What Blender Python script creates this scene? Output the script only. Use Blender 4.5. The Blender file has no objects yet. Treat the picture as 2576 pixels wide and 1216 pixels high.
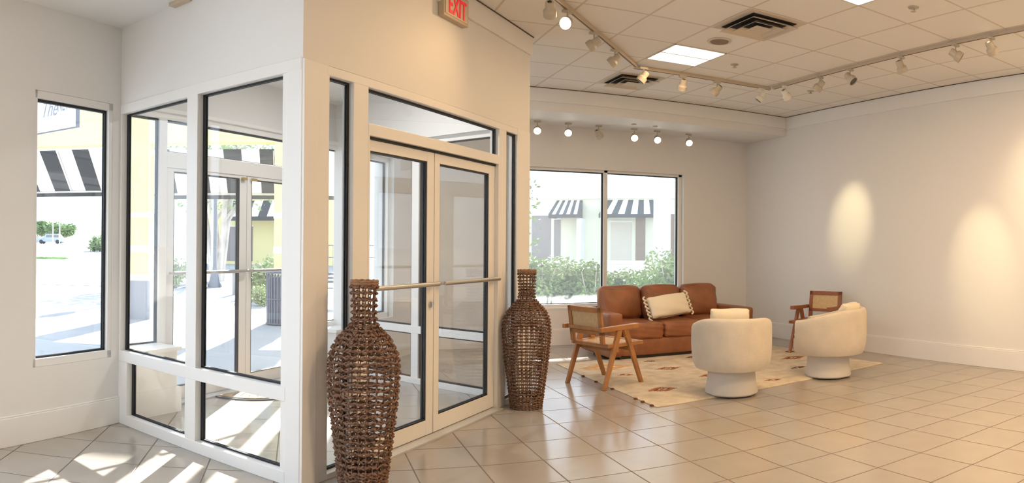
import bpy, bmesh, math, random
from math import sin, cos, pi, radians, sqrt, atan2
from mathutils import Vector, Matrix
random.seed(7)
scn = bpy.context.scene
COL = scn.collection

# ---------------------------------------------------------------- camera (the photo is a cylindrical sweep of 84 degrees)
F_PX, ROLL, PITCH, YAW, EYE = 1764.95, -0.00616, 0.00632, 0.30245, 1.376
cd = bpy.data.cameras.new('camera')
cam = bpy.data.objects.new('camera', cd)
COL.objects.link(cam)
scn.camera = cam
cd.type = 'PANO'
cd.panorama_type = 'CENTRAL_CYLINDRICAL'
cd.central_cylindrical_range_u_min = -1288 / F_PX
cd.central_cylindrical_range_u_max = 1288 / F_PX
cd.central_cylindrical_range_v_min = -608 / F_PX
cd.central_cylindrical_range_v_max = 608 / F_PX
cd.central_cylindrical_radius = 1.0
cd.clip_start = 0.05
cd.clip_end = 2000


def _cam_axes():
    out = []
    for d in ((1, 0, 0), (0, 1, 0), (0, 0, 1)):          # right, down, forward
        x, y, z = d
        x, y = x * cos(ROLL) - y * sin(ROLL), x * sin(ROLL) + y * cos(ROLL)
        y, z = y * cos(PITCH) - z * sin(PITCH), y * sin(PITCH) + z * cos(PITCH)
        out.append(Vector((x * cos(YAW) + z * sin(YAW), -x * sin(YAW) + z * cos(YAW), -y)))
    return out


_r, _d, _f = _cam_axes()
M = Matrix((_r, -_d, -_f)).transposed().to_4x4()
M.translation = Vector((0, 0, EYE))
cam.matrix_world = M

# ---------------------------------------------------------------- world, sun, exposure
W = bpy.data.worlds.new('sky')
scn.world = W
W.use_nodes = True
nt = W.node_tree
bg = nt.nodes['Background']
tc = nt.nodes.new('ShaderNodeTexCoord')
sep = nt.nodes.new('ShaderNodeSeparateXYZ')
ramp = nt.nodes.new('ShaderNodeValToRGB')
nt.links.new(tc.outputs['Generated'], sep.inputs[0])
nt.links.new(sep.outputs['Z'], ramp.inputs[0])
nt.links.new(ramp.outputs[0], bg.inputs['Color'])
ramp.color_ramp.elements[0].position = 0.0
ramp.color_ramp.elements[0].color = (0.78, 0.88, 1.0, 1)
ramp.color_ramp.elements[1].position = 0.7
ramp.color_ramp.elements[1].color = (0.55, 0.73, 1.0, 1)
bg.inputs['Strength'].default_value = 2.7

sd = bpy.data.lights.new('sun', 'SUN')
sd.energy = 34.0
sd.angle = radians(0.6)
sd.color = (1.0, 0.97, 0.92)
sun = bpy.data.objects.new('sun', sd)
COL.objects.link(sun)
SUN_AZ, SUN_EL = radians(79), radians(26)
sdir = Vector((cos(SUN_AZ) * cos(SUN_EL), sin(SUN_AZ) * cos(SUN_EL), sin(SUN_EL)))
sun.rotation_euler = sdir.to_track_quat('Z', 'Y').to_euler()

scn.view_settings.view_transform = 'Standard'
scn.view_settings.look = 'None'
scn.view_settings.exposure = 0.2
scn.view_settings.gamma = 1.0
scn.view_settings.use_curve_mapping = False
cy = scn.cycles
cy.max_bounces = 10
cy.diffuse_bounces = 4
cy.glossy_bounces = 4
cy.transmission_bounces = 6
cy.transparent_max_bounces = 24
cy.sample_clamp_indirect = 4.0
cy.use_denoising = True
cy.caustics_reflective = False
cy.caustics_refractive = False

WARM = (1.0, 0.72, 0.42)
SOFTWARM = (1.0, 0.66, 0.34)
NEUTRAL = (0.84, 0.92, 1.0)


def area_light(name, loc, size, power, color, aim=None, parent=None):
    d = bpy.data.lights.new(name, 'AREA')
    d.shape = 'RECTANGLE'
    d.size, d.size_y = size
    d.energy = power
    d.color = color
    o = bpy.data.objects.new(name, d)
    COL.objects.link(o)
    o.location = loc
    if aim is not None:
        o.rotation_euler = (-Vector(aim)).normalized().to_track_quat('Z', 'Y').to_euler()
    if parent:
        o.parent = parent
    return o


# ---------------------------------------------------------------- materials
MATS = {}


def mat(name, color, rough=0.6, metal=0.0, spec=0.5, noise=0.0, nscale=6.0, bump=0.0, bscale=40.0, emit=None, estr=0.0, coord='Object', sheen=0.0):
    m = bpy.data.materials.new(name)
    m.use_nodes = True
    n, l = m.node_tree.nodes, m.node_tree.links
    b = n['Principled BSDF']
    b.inputs['Base Color'].default_value = (*color, 1)
    b.inputs['Roughness'].default_value = rough
    b.inputs['Metallic'].default_value = metal
    b.inputs['Specular IOR Level'].default_value = spec
    if sheen:
        b.inputs['Sheen Weight'].default_value = sheen
    if emit:
        b.inputs['Emission Color'].default_value = (*emit, 1)
        b.inputs['Emission Strength'].default_value = estr
    if noise or bump:
        t = n.new('ShaderNodeTexCoord')
    if noise:
        x = n.new('ShaderNodeTexNoise')
        x.inputs['Scale'].default_value = nscale
        x.inputs['Detail'].default_value = 4
        l.new(t.outputs[coord], x.inputs['Vector'])
        r = n.new('ShaderNodeMapRange')
        r.inputs['From Min'].default_value = 0.3
        r.inputs['From Max'].default_value = 0.7
        r.inputs['To Min'].default_value = 1 - noise
        r.inputs['To Max'].default_value = 1 + noise
        l.new(x.outputs['Fac'], r.inputs['Value'])
        mx = n.new('ShaderNodeVectorMath')
        mx.operation = 'SCALE'
        mx.inputs[0].default_value = color
        l.new(r.outputs[0], mx.inputs['Scale'])
        l.new(mx.outputs[0], b.inputs['Base Color'])
    if bump:
        x = n.new('ShaderNodeTexNoise')
        x.inputs['Scale'].default_value = bscale
        x.inputs['Detail'].default_value = 5
        l.new(t.outputs[coord], x.inputs['Vector'])
        bp = n.new('ShaderNodeBump')
        bp.inputs['Strength'].default_value = bump
        bp.inputs['Distance'].default_value = 0.01
        l.new(x.outputs['Fac'], bp.inputs['Height'])
        l.new(bp.outputs[0], b.inputs['Normal'])
    MATS[name] = m
    return m


def grid_mat(name, base, line, origin, size, width, rough, line_rough, var=0.05, speck=0.0, spec=0.5, lbump=0.4):
    """square tiles with joints, laid in world x,y from a lattice origin"""
    m = bpy.data.materials.new(name)
    m.use_nodes = True
    n, l = m.node_tree.nodes, m.node_tree.links
    b = n['Principled BSDF']
    g = n.new('ShaderNodeNewGeometry')
    s = n.new('ShaderNodeSeparateXYZ')
    l.new(g.outputs['Position'], s.inputs[0])

    def math_(op, a, bb=None, c=None):
        q = n.new('ShaderNodeMath')
        q.operation = op
        for i, v in enumerate((a, bb, c)):
            if v is None:
                continue
            if hasattr(v, 'is_output'):
                l.new(v, q.inputs[i])
            else:
                q.inputs[i].default_value = v
        return q.outputs[0]
    ds, cells = [], []
    for k, ax in enumerate('XY'):
        u = math_('DIVIDE', math_('SUBTRACT', s.outputs[ax], origin[k]), size)
        fl = math_('FLOOR', u)
        cells.append(fl)
        fr = math_('SUBTRACT', u, fl)
        ds.append(math_('MINIMUM', fr, math_('SUBTRACT', 1.0, fr)))
    dmin = math_('MULTIPLY', math_('MINIMUM', ds[0], ds[1]), size)
    mr = n.new('ShaderNodeMapRange')
    mr.interpolation_type = 'SMOOTHSTEP'
    mr.inputs['From Min'].default_value = width * 0.35
    mr.inputs['From Max'].default_value = width * 0.65
    l.new(dmin, mr.inputs['Value'])
    fac = mr.outputs[0]                     # 0 in the joint, 1 on the tile
    cv = n.new('ShaderNodeCombineXYZ')
    l.new(cells[0], cv.inputs[0])
    l.new(cells[1], cv.inputs[1])
    wn = n.new('ShaderNodeTexWhiteNoise')
    l.new(cv.outputs[0], wn.inputs['Vector'])
    nz = n.new('ShaderNodeTexNoise')
    nz.inputs['Scale'].default_value = 5 if not speck else 90
    nz.inputs['Detail'].default_value = 5
    l.new(g.outputs['Position'], nz.inputs['Vector'])
    k = math_('ADD', math_('MULTIPLY', math_('SUBTRACT', wn.outputs['Value'], 0.5), var), 1.0)
    k = math_('ADD', k, math_('MULTIPLY', math_('SUBTRACT', nz.outputs['Fac'], 0.5), speck or 0.16))
    sc = n.new('ShaderNodeVectorMath')
    sc.operation = 'SCALE'
    sc.inputs[0].default_value = base
    l.new(k, sc.inputs['Scale'])
    mix = n.new('ShaderNodeMix')
    mix.data_type = 'RGBA'
    mix.inputs['A'].default_value = (*line, 1)
    l.new(fac, mix.inputs['Factor'])
    l.new(sc.outputs[0], mix.inputs['B'])
    l.new(mix.outputs['Result'], b.inputs['Base Color'])
    l.new(math_('ADD', math_('MULTIPLY', fac, rough - line_rough), line_rough), b.inputs['Roughness'])
    b.inputs['Specular IOR Level'].default_value = spec
    bp = n.new('ShaderNodeBump')
    bp.inputs['Strength'].default_value = lbump
    bp.inputs['Distance'].default_value = 0.004
    l.new(fac, bp.inputs['Height'])
    l.new(bp.outputs[0], b.inputs['Normal'])
    return m


def glass_mat(name, tint=(0.93, 0.96, 0.96), refl=1.0, veil=0.006):
    m = bpy.data.materials.new(name)
    m.use_nodes = True
    n, l = m.node_tree.nodes, m.node_tree.links
    n.remove(n['Principled BSDF'])
    out = n['Material Output']
    tr = n.new('ShaderNodeBsdfTransparent')
    tr.inputs[0].default_value = (*tint, 1)
    gl = n.new('ShaderNodeBsdfGlossy')
    gl.inputs['Roughness'].default_value = 0.01
    fr = n.new('ShaderNodeFresnel')
    gm = n.new('ShaderNodeNewGeometry')              # same reflectance on the way in and on the way out of the sheet
    ior = n.new('ShaderNodeMapRange')
    ior.inputs['To Min'].default_value = 1.5
    ior.inputs['To Max'].default_value = 1 / 1.5
    l.new(gm.outputs['Backfacing'], ior.inputs['Value'])
    l.new(ior.outputs[0], fr.inputs[0])
    k = n.new('ShaderNodeMath')
    k.operation = 'MULTIPLY'
    k.inputs[1].default_value = refl
    k.use_clamp = True
    l.new(fr.outputs[0], k.inputs[0])
    mx = n.new('ShaderNodeMixShader')
    l.new(k.outputs[0], mx.inputs[0])
    l.new(tr.outputs[0], mx.inputs[1])
    l.new(gl.outputs[0], mx.inputs[2])
    veil_bsdf = n.new('ShaderNodeBsdfTranslucent')          # translucent share put in to imitate bright haze on the glass
    veil_bsdf.inputs[0].default_value = (0.9, 0.93, 0.97, 1)
    m2 = n.new('ShaderNodeMixShader')
    m2.inputs[0].default_value = veil
    l.new(mx.outputs[0], m2.inputs[1])
    l.new(veil_bsdf.outputs[0], m2.inputs[2])
    l.new(m2.outputs[0], out.inputs['Surface'])
    return m


WALLPAINT = mat('wall_paint', (0.80, 0.79, 0.77), rough=0.55, spec=0.3, bump=0.04, bscale=120)
TRIMPAINT = mat('trim_paint', (0.84, 0.83, 0.81), rough=0.4, spec=0.4)
ALU = mat('white_aluminium', (0.83, 0.82, 0.80), rough=0.38, spec=0.5)
ALU_SILVER = mat('silver_metal', (0.62, 0.60, 0.57), rough=0.35, metal=0.9)
GASKET = mat('black_gasket', (0.008, 0.009, 0.012), rough=0.5)
GLASS = glass_mat('clear_glass', (0.955, 0.965, 0.965))
GLASS_T = glass_mat('tinted_glass', (0.92, 0.94, 0.94), 1.25, veil=0.09)
FLOORM = grid_mat('beige_floor_tile', (0.395, 0.350, 0.300), (0.15, 0.118, 0.095), (0.703, 5.086), 0.42075, 0.0085, 0.17, 0.6, var=0.05, spec=0.55)
CEILM = grid_mat('ceiling_tile', (0.82, 0.79, 0.74), (0.62, 0.56, 0.48), (2.797, 4.546), 0.6096, 0.02, 0.85, 0.7, var=0.02, speck=0.10, spec=0.2, lbump=0.5)


# ---------------------------------------------------------------- mesh building
class MB:
    def __init__(self):
        self.v, self.f, self.mi = [], [], []

    def add(self, verts, faces, mi=0):
        o = len(self.v)
        self.v += [tuple(p) for p in verts]
        self.f += [tuple(i + o for i in f) for f in faces]
        self.mi += [mi] * len(faces)
        return self

    def box(self, x0, x1, y0, y1, z0, z1, fr=None, mi=0):
        P = [(x, y, z) for x in (x0, x1) for y in (y0, y1) for z in (z0, z1)]
        if fr:
            P = [fr(*p) for p in P]
        return self.add(P, [(0, 1, 3, 2), (4, 6, 7, 5), (0, 4, 5, 1), (2, 3, 7, 6), (0, 2, 6, 4), (1, 5, 7, 3)], mi)

    def bar(self, a, b, w, h, up=(0, 0, 1), w2=None, h2=None, mi=0):
        a, b = Vector(a), Vector(b)
        d = (b - a).normalized()
        s = d.cross(Vector(up))
        if s.length < 1e-4:
            s = d.cross(Vector((1, 0, 0)))
        s.normalize()
        u = s.cross(d)
        w2 = w if w2 is None else w2
        h2 = h if h2 is None else h2
        P = [a + s * (i * w / 2) + u * (j * h / 2) for i, j in ((-1, -1), (1, -1), (1, 1), (-1, 1))]
        P += [b + s * (i * w2 / 2) + u * (j * h2 / 2) for i, j in ((-1, -1), (1, -1), (1, 1), (-1, 1))]
        return self.add(P, [(3, 2, 1, 0), (4, 5, 6, 7), (0, 1, 5, 4), (1, 2, 6, 5), (2, 3, 7, 6), (3, 0, 4, 7)], mi)

    def tube(self, pts, rad, n=8, closed=False, cap=True, mi=0, squash=1.0):
        pts = [Vector(p) for p in pts]
        N = len(pts)
        rads = rad if isinstance(rad, (list, tuple)) else [rad] * N
        V = []
        prev = None
        for i, p in enumerate(pts):
            if closed:
                d = pts[(i + 1) % N] - pts[i - 1]
            else:
                d = pts[min(i + 1, N - 1)] - pts[max(i - 1, 0)]
            d.normalize()
            if prev is None:
                s = d.cross(Vector((0, 0, 1)))
                if s.length < 1e-3:
                    s = d.cross(Vector((1, 0, 0)))
            else:
                s = prev - d * prev.dot(d)
            s.normalize()
            prev = s
            u = s.cross(d)
            for k in range(n):
                a = 2 * pi * k / n
                V.append(p + s * (cos(a) * rads[i]) + u * (sin(a) * rads[i] * squash))
        Fc = []
        for i in range(N if closed else N - 1):
            j = (i + 1) % N
            for k in range(n):
                Fc.append((i * n + k, i * n + (k + 1) % n, j * n + (k + 1) % n, j * n + k))
        if cap and not closed:
            Fc.append(tuple(range(n))[::-1])
            Fc.append(tuple((N - 1) * n + k for k in range(n)))
        return self.add(V, Fc, mi)

    def lathe(self, prof, c=(0, 0, 0), n=32, mi=0, sx=1.0, sy=1.0, caps=True):
        V = []
        for r, z in prof:
            for k in range(n):
                a = 2 * pi * k / n
                V.append((c[0] + r * cos(a) * sx, c[1] + r * sin(a) * sy, c[2] + z))
        Fc = []
        for i in range(len(prof) - 1):
            for k in range(n):
                Fc.append((i * n + k, i * n + (k + 1) % n, (i + 1) * n + (k + 1) % n, (i + 1) * n + k))
        if caps:
            Fc.append(tuple(range(n))[::-1])
            Fc.append(tuple((len(prof) - 1) * n + k for k in range(n)))
        return self.add(V, Fc, mi)

    def build(self, name, m, parent=None, smooth=False, bevel=0.0, subsurf=0):
        me = bpy.data.meshes.new(name)
        me.from_pydata(self.v, [], self.f)
        for q in (m if isinstance(m, (list, tuple)) else [m]):
            me.materials.append(q)
        if any(self.mi):
            me.polygons.foreach_set('material_index', self.mi)
        bm = bmesh.new()
        bm.from_mesh(me)
        bmesh.ops.recalc_face_normals(bm, faces=bm.faces)
        bm.to_mesh(me)
        bm.free()
        if smooth:
            me.polygons.foreach_set('use_smooth', [True] * len(me.polygons))
            me.set_sharp_from_angle(angle=radians(40))
        me.update()
        o = bpy.data.objects.new(name, me)
        COL.objects.link(o)
        if parent:
            o.parent = parent
        if bevel:
            b = o.modifiers.new('edge', 'BEVEL')
            b.width = bevel
            b.segments = 2
            b.limit_method = 'ANGLE'
        if subsurf:
            b = o.modifiers.new('smooth', 'SUBSURF')
            b.levels = b.render_levels = subsurf
        return o


def soft_box(hx, hy, hz, r=0.06, bulge=(0, 0, 0), n=10, wr=0.0, seed=1):
    """rounded, padded box: half sizes, edge radius, outward bulge of each face pair, wrinkle height"""
    rnd = random.Random(seed)
    ph = [rnd.uniform(0, 6.28) for _ in range(6)]
    V, Fc = [], []
    idx = {}
    H = (hx, hy, hz)

    def vert(p):
        key = tuple(round(c, 4) for c in p)
        if key in idx:
            return idx[key]
        q, e = [], []
        for c, h in zip(p, H):
            x = c * h
            inn = max(-(h - r), min(h - r, x))
            q.append(inn)
            e.append(x - inn)
        ev = Vector(e)
        if ev.length > 1e-9:
            m = max(abs(t) for t in e)
            ev = ev.normalized() * m
        out = Vector(q) + ev
        for k in range(3):
            a, b = p[(k + 1) % 3], p[(k + 2) % 3]
            out[k] += p[k] * bulge[k] * (1 - a * a) * (1 - b * b)
        if wr:
            w = sin(p[0] * 7 + ph[0] + p[2] * 3) * sin(p[1] * 5 + ph[1]) + sin(p[2] * 9 + ph[2] + 4 * p[0])
            out += Vector(p) * (wr * w * 0.5)
        idx[key] = len(V)
        V.append(out)
        return idx[key]
    for k in range(3):
        for sgn in (-1, 1):
            for i in range(n):
                for j in range(n):
                    c = []
                    for a, b in ((i, j), (i + 1, j), (i + 1, j + 1), (i, j + 1)):
                        p = [0, 0, 0]
                        p[k] = sgn
                        # finer spacing near the edges
                        p[(k + 1) % 3] = sin((2 * a / n - 1) * pi / 2)
                        p[(k + 2) % 3] = sin((2 * b / n - 1) * pi / 2)
                        c.append(vert(p))
                    Fc.append(tuple(c if sgn > 0 else c[::-1]))
    return V, Fc


def soft(name, m, parent, c, h, r=0.06, bulge=(0, 0, 0), rot=None, n=10, wr=0.0, seed=1):
    V, Fc = soft_box(*h, r=r, bulge=bulge, n=n, wr=wr, seed=seed)
    R = rot.to_matrix() if rot is not None else Matrix.Identity(3)
    mb = MB()
    mb.add([R @ v + Vector(c) for v in V], Fc)
    return mb.build(name, m, parent, smooth=True)


def lettering(body, m, parent, loc, size, sx=1.0, shear=0.0, extrude=0.002, offset=0.0, center=False):
    c = bpy.data.curves.new('lettering_outline', 'FONT')
    c.body, c.size, c.shear, c.extrude, c.offset = body, size, shear, extrude, offset
    if center:
        c.align_x = 'CENTER'
    t = bpy.data.objects.new('lettering_outline', c)
    COL.objects.link(t)
    me = bpy.data.meshes.new_from_object(t.evaluated_get(bpy.context.evaluated_depsgraph_get()))
    bpy.data.objects.remove(t)
    me.name = 'lettering'
    me.materials.clear()
    me.materials.append(m)
    o = bpy.data.objects.new('lettering', me)
    COL.objects.link(o)
    o.parent = parent
    o.location = loc
    o.rotation_euler = (radians(90), 0, 0)
    o.scale = (sx, 1, 1)
    return o


def tag(o, label=None, cat=None, group=None, kind=None):
    if label:
        o['label'] = label
    if cat:
        o['category'] = cat
    if group:
        o['group'] = group
    if kind:
        o['kind'] = kind
    return o


def thing(name, label, cat, loc=(0, 0, 0), rz=0.0, group=None):
    o = bpy.data.objects.new(name, None)
    COL.objects.link(o)
    o.empty_display_size = 0.1
    o.location = loc
    o.rotation_euler = (0, 0, rz)
    return tag(o, label, cat, group)


def copy_tree(o, parent=None):
    c = o.copy()
    COL.objects.link(c)
    if parent is not None:
        c.parent = parent
        c.matrix_parent_inverse = o.matrix_parent_inverse.copy()
    for ch in list(o.children):
        copy_tree(ch, c)
    return c


def struct(o, label=None):
    o['kind'] = 'structure'
    if label:
        o['label'] = label
    return o


class Plane:
    """wall coordinates: s along the wall, n to its left side, z up"""
    def __init__(self, P, ang=None, Q=None):
        self.P = Vector(P[:2])
        if Q is not None:
            d = Vector(Q[:2]) - self.P
            self.L = d.length
            d.normalize()
        else:
            d = Vector((cos(radians(ang)), sin(radians(ang))))
        self.d = d
        self.nn = Vector((-d.y, d.x))
        self.ang = atan2(d.y, d.x)

    def __call__(self, s, n, z):
        p = self.P + self.d * s + self.nn * n
        return (p.x, p.y, z)


def at(px, r):
    """bearing of a picture column and a distance from the viewpoint -> ground position"""
    a = YAW + (px - 1288) / F_PX
    return (r * sin(a), r * cos(a))


# key plan points
A = (0.011, 3.942)
B = (2.086, 6.159)
D = (-1.363, 5.206)
E1 = (-1.077, 5.992)
G = Plane(A, Q=B)                    # door wall, n+ = into the entrance lobby
H = Plane(D, Q=A)                    # glazed side wall near the left, n+ = into the lobby
E = Plane(E1, 52.09)                 # outer door frame, n+ = outside
I = Plane(D, 52.09)                  # inner face of the facade
K = Plane(D, 239.25)                 # left facade wall going back from the corner, n+ = into the room
BP = G(2.80, 0, 0)
CP = I(3.20, 0, 0)
J = Plane(BP, Q=CP)                  # glazed side wall at the far side
XR, YF, ZC, ZS = 6.71, 9.084, 3.321, 3.02
T_END = (YF - D[1]) / sin(radians(52.09))
CORNER = I(T_END, 0, 0)

# ---------------------------------------------------------------- shell
LEND = K(10.2, 0, 0)
poly = [(XR, YF), (CORNER[0], YF), D, (LEND[0], LEND[1]), (XR, LEND[1])]
mb = MB()
mb.add([(x, y, 0) for x, y in poly] + [(x, y, -0.1) for x, y in poly],
       [tuple(range(5)), tuple(range(5, 10))[::-1]] + [(i, (i + 1) % 5, (i + 1) % 5 + 5, i + 5) for i in range(5)])
# strip under the facade and the outer doors
fo = [I(-0.2, 0, 0), I(T_END, 0, 0), I(T_END, 0.30, 0), I(-0.2, 0.30, 0)]
mb.add([(p[0], p[1], -0.002) for p in fo], [(0, 1, 2, 3)])
struct(mb.build('floor', FLOORM), 'beige square floor tiles with thin dark joints')

mb = MB()
q = [(XR, YF), (CORNER[0], YF), (BP[0] + 0.2, BP[1] + 0.2), A, (-5.6, -3.56), (XR, -3.56)]
q = [(XR, YF), (0.9, YF), (B[0] - 0.3, B[1] + 0.3), (A[0], A[1]), (LEND[0] + 2.2, LEND[1]), (XR, LEND[1])]
mb.add([(x, y, ZC) for x, y in q] + [(x, y, ZC + 0.12) for x, y in q],
       [tuple(range(6)), tuple(range(6, 12))[::-1]] + [(i, (i + 1) % 6, (i + 1) % 6 + 6, i + 6) for i in range(6)])
struct(mb.build('ceiling', CEILM), 'suspended ceiling of square beige tiles in a grid')
mb = MB()
q = [A, (LEND[0] + 2.2, LEND[1]), (LEND[0], LEND[1]), D]
Dn = K(0, -0.28, 0)
mb.add([(x, y, ZS) for x, y in q] + [(x, y, ZC + 0.12) for x, y in q],
       [tuple(range(4)), tuple(range(4, 8))[::-1]] + [(i, (i + 1) % 4, (i + 1) % 4 + 4, i + 4) for i in range(4)])
struct(mb.build('ceiling_soffit', WALLPAINT), 'smooth white lowered ceiling along the left wall')
mb = MB()
mb.box(CORNER[0] - 0.3, XR, 8.09, YF, 3.04, ZC)
struct(mb.build('ceiling_bulkhead', WALLPAINT), 'lowered painted bulkhead above the far window')

mb = MB()
mb.box(XR, XR + 0.2, LEND[1], YF + 0.25, 0, ZC)
struct(mb.build('wall_right', WALLPAINT))
mb = MB()
mb.box(LEND[0] - 0.3, XR + 0.2, LEND[1] - 0.2, LEND[1], 0, ZC + 0.1)
struct(mb.build('wall_back', WALLPAINT))
# far wall with its window opening
WX0, WX1, WZ0, WZ1 = 2.75, 5.53, 0.50, 2.47
mb = MB()
mb.box(CORNER[0] - 0.25, WX0, YF, YF + 0.25, 0, ZC)
mb.box(WX1, XR, YF, YF + 0.25, 0, ZC)
mb.box(WX0, WX1, YF, YF + 0.25, 0, WZ0)
mb.box(WX0, WX1, YF, YF + 0.25, WZ1, ZC)
struct(mb.build('wall_far', WALLPAINT))
# left facade wall with window opening
mb = MB()
KW0, KW1 = 0.085, 0.83
mb.box(-0.01, KW0, -0.12, 0, 0, ZS + 0.3, K)
mb.box(KW1, 1.4, -0.12, 0, 0, ZS + 0.3, K)
mb.box(8.6, 10.2, -0.12, 0, 0, ZS + 0.3, K)
mb.box(1.4, 8.6, -0.12, 0, 0, 0.10, K)
mb.box(1.4, 8.6, -0.12, 0, 2.85, ZS + 0.3, K)
mb.box(KW0, KW1, -0.12, 0, 0, 0.51, K)
mb.box(KW0, KW1, -0.12, 0, 2.43, ZS + 0.3, K)
struct(mb.build('wall_left', WALLPAINT))
# facade beyond the lobby, with its window (mirror of the left one)
mb = MB()
TC = 3.20
mb.box(TC, TC + 0.10, 0, 0.28, 0, ZC, I)
mb.box(TC + 0.10, TC + 0.86, 0, 0.28, 0, 0.51, I)
mb.box(TC + 0.10, TC + 0.86, 0, 0.28, 2.43, ZC, I)
mb.box(TC + 0.86, T_END + 0.2, 0, 0.28, 0, ZC, I)
struct(mb.build('wall_facade', WALLPAINT))
# wall above the inner doors, above the two glazed sides, above the outer doors
mb = MB()
mb.box(0.0, 3.037, 0, 0.16, 2.425, ZC, G)
mb.box(2.86, 3.037, 0.16, 0.30, 0, ZC, G)
struct(mb.build('wall_entrance', WALLPAINT))
mb = MB()
mb.box(-0.012, H.L - 0.012, 0.0, 0.14, 2.43, ZC, H)
struct(mb.build('wall_side', WALLPAINT))
mb = MB()
mb.box(0.13, J.L, 0.0, 0.14, 2.425, ZC, J)
struct(mb.build('wall_lobby_right', WALLPAINT))
mb = MB()
mb.box(-0.75, 2.80, 0.0, 0.28, 2.50, ZC, E)
RT = Plane(D, Q=E(-0.60, 0.02, 0))
mb.box(0.03, RT.L, 0.0, 0.04, 0, 3.2, RT)
mb.box(2.58, 2.82, 0.0, 0.05, 0, 2.5, E)
struct(mb.build('wall_lobby_front', WALLPAINT))
mb = MB()
P4 = [H(0.1, 0.1, 0), G(0.1, 0.1, 0), J(0.0, 0.1, 0), J(J.L, 0.02, 0), E(2.6, 0.05, 0), E(-0.7, 0.05, 0)]
mb.add([(p[0], p[1], 2.95) for p in P4] + [(p[0], p[1], 3.02) for p in P4],
       [tuple(range(6)), tuple(range(6, 12))[::-1]] + [(i, (i + 1) % 6, (i + 1) % 6 + 6, i + 6) for i in range(6)])
struct(mb.build('ceiling_lobby', WALLPAINT), 'white ceiling of the entrance lobby')
# low walls inside the lobby under the outer sidelights
mb = MB()
mb.box(-0.72, -0.20, -0.26, 0.0, 0, 0.50, E)
mb.box(-0.74, -0.17, -0.285, 0.0, 0.50, 0.53, E)
mb.box(-0.70, -0.165, -0.28, 0.0, 0, 0.20, E)
mb.box(2.06, 2.62, -0.26, 0.0, 0, 0.44, E)
mb.box(2.03, 2.62, -0.285, 0.0, 0.44, 0.47, E)
struct(mb.build('wall_knee', TRIMPAINT), 'low white walls under the outer sidelights')

# baseboards, crown trims
mb = MB()
mb.box(XR - 0.02, XR, LEND[1], YF, 0, 0.215)
mb.box(XR - 0.012, XR, LEND[1], YF, 0.215, 0.23)
struct(mb.build('baseboard_right', TRIMPAINT, bevel=0.004))
mb = MB()
mb.box(CORNER[0], XR - 0.02, YF - 0.02, YF, 0, 0.215)
mb.box(CORNER[0], XR - 0.02, YF - 0.012, YF, 0.215, 0.23)
struct(mb.build('baseboard_far', TRIMPAINT, bevel=0.004))
mb = MB()
mb.box(0.0, 10, 0, 0.018, 0, 0.195, K)
mb.box(0.0, 10, 0, 0.010, 0.195, 0.208, K)
struct(mb.build('baseboard_left', TRIMPAINT, bevel=0.004))
mb = MB()
mb.box(XR - 0.022, XR, LEND[1], 8.09, 3.135, ZC)
struct(mb.build('trim_1', TRIMPAINT, bevel=0.004))
mb = MB()
mb.box(CORNER[0], XR - 0.022, 8.068, 8.09, 3.15, ZC)
struct(mb.build('trim_2', TRIMPAINT, bevel=0.004))
mb = MB()
mb.box(0.0, 3.06, -0.022, 0, 3.145, ZC, G)
mb.box(3.037, 3.06, 0, 0.3, 3.145, ZC, G)
struct(mb.build('trim_3', TRIMPAINT, bevel=0.004))
EDGE_STRIP = mat('ceiling_edge_strip', (0.10, 0.075, 0.055), rough=0.8)  # thin dark strip along the ceiling edge
mb = MB()
mb.box(XR - 0.03, XR - 0.022, LEND[1], 8.06, ZC - 0.008, ZC - 0.001)
mb.box(CORNER[0], XR - 0.022, 8.060, 8.068, ZC - 0.008, ZC - 0.001)
mb.box(0.0, 3.06, -0.030, -0.022, ZC - 0.008, ZC - 0.001, G)
struct(mb.build('trim_4', EDGE_STRIP), 'thin dark strip where the tiled ceiling meets the walls')
mb = MB()
mb.box(0.61, 2.40, -0.06, 0.10, 0.0, 0.012, G)
struct(mb.build('trim_5', mat('threshold_metal', (0.72, 0.74, 0.76), rough=0.35, metal=0.6)), 'light metal threshold under the inner doors')
mb = MB()
mb.box(-0.09, 2.0, -0.10, 0.12, 0.0, 0.012, E)
struct(mb.build('trim_6', MATS['threshold_metal']), 'metal threshold under the outer doors')


# ---------------------------------------------------------------- glazing
def pane(fr, s0, s1, z0, z1, n, parent, m=GLASS, gk=(0.02, 0.012, 0.016, 0.016), gd=0.012, name='glass_pane'):
    """a sheet of glass and the black gasket round it (left, right, bottom, top widths)"""
    g = MB()
    g.box(s0 + 0.002, s1 - 0.002, n - 0.003, n + 0.003, z0 + 0.002, z1 - 0.002, fr)
    po = g.build(name, m, parent)
    k = MB()
    l, r, b, t = gk
    for nn in (n - gd, n + 0.0035):
        k.box(s0, s0 + l, nn, nn + gd - 0.0035, z0, z1, fr)
        k.box(s1 - r, s1, nn, nn + gd - 0.0035, z0, z1, fr)
        k.box(s0, s1, nn, nn + gd - 0.0035, z0, z0 + b, fr)
        k.box(s0, s1, nn, nn + gd - 0.0035, z1 - t, z1, fr)
    k.build('gasket', GASKET, parent)
    return po


def members(name, fr, boxes, parent=None, m=ALU, bevel=0.003):
    b = MB()
    for (s0, s1, n0, n1, z0, z1) in boxes:
        b.box(s0, s1, n0, n1, z0, z1, fr)
    return b.build(name, m, parent, bevel=bevel)


def root(name, label, loc=(0, 0, 0)):
    o = bpy.data.objects.new(name, None)
    COL.objects.link(o)
    o['kind'] = 'structure'
    o['label'] = label
    return o


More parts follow.
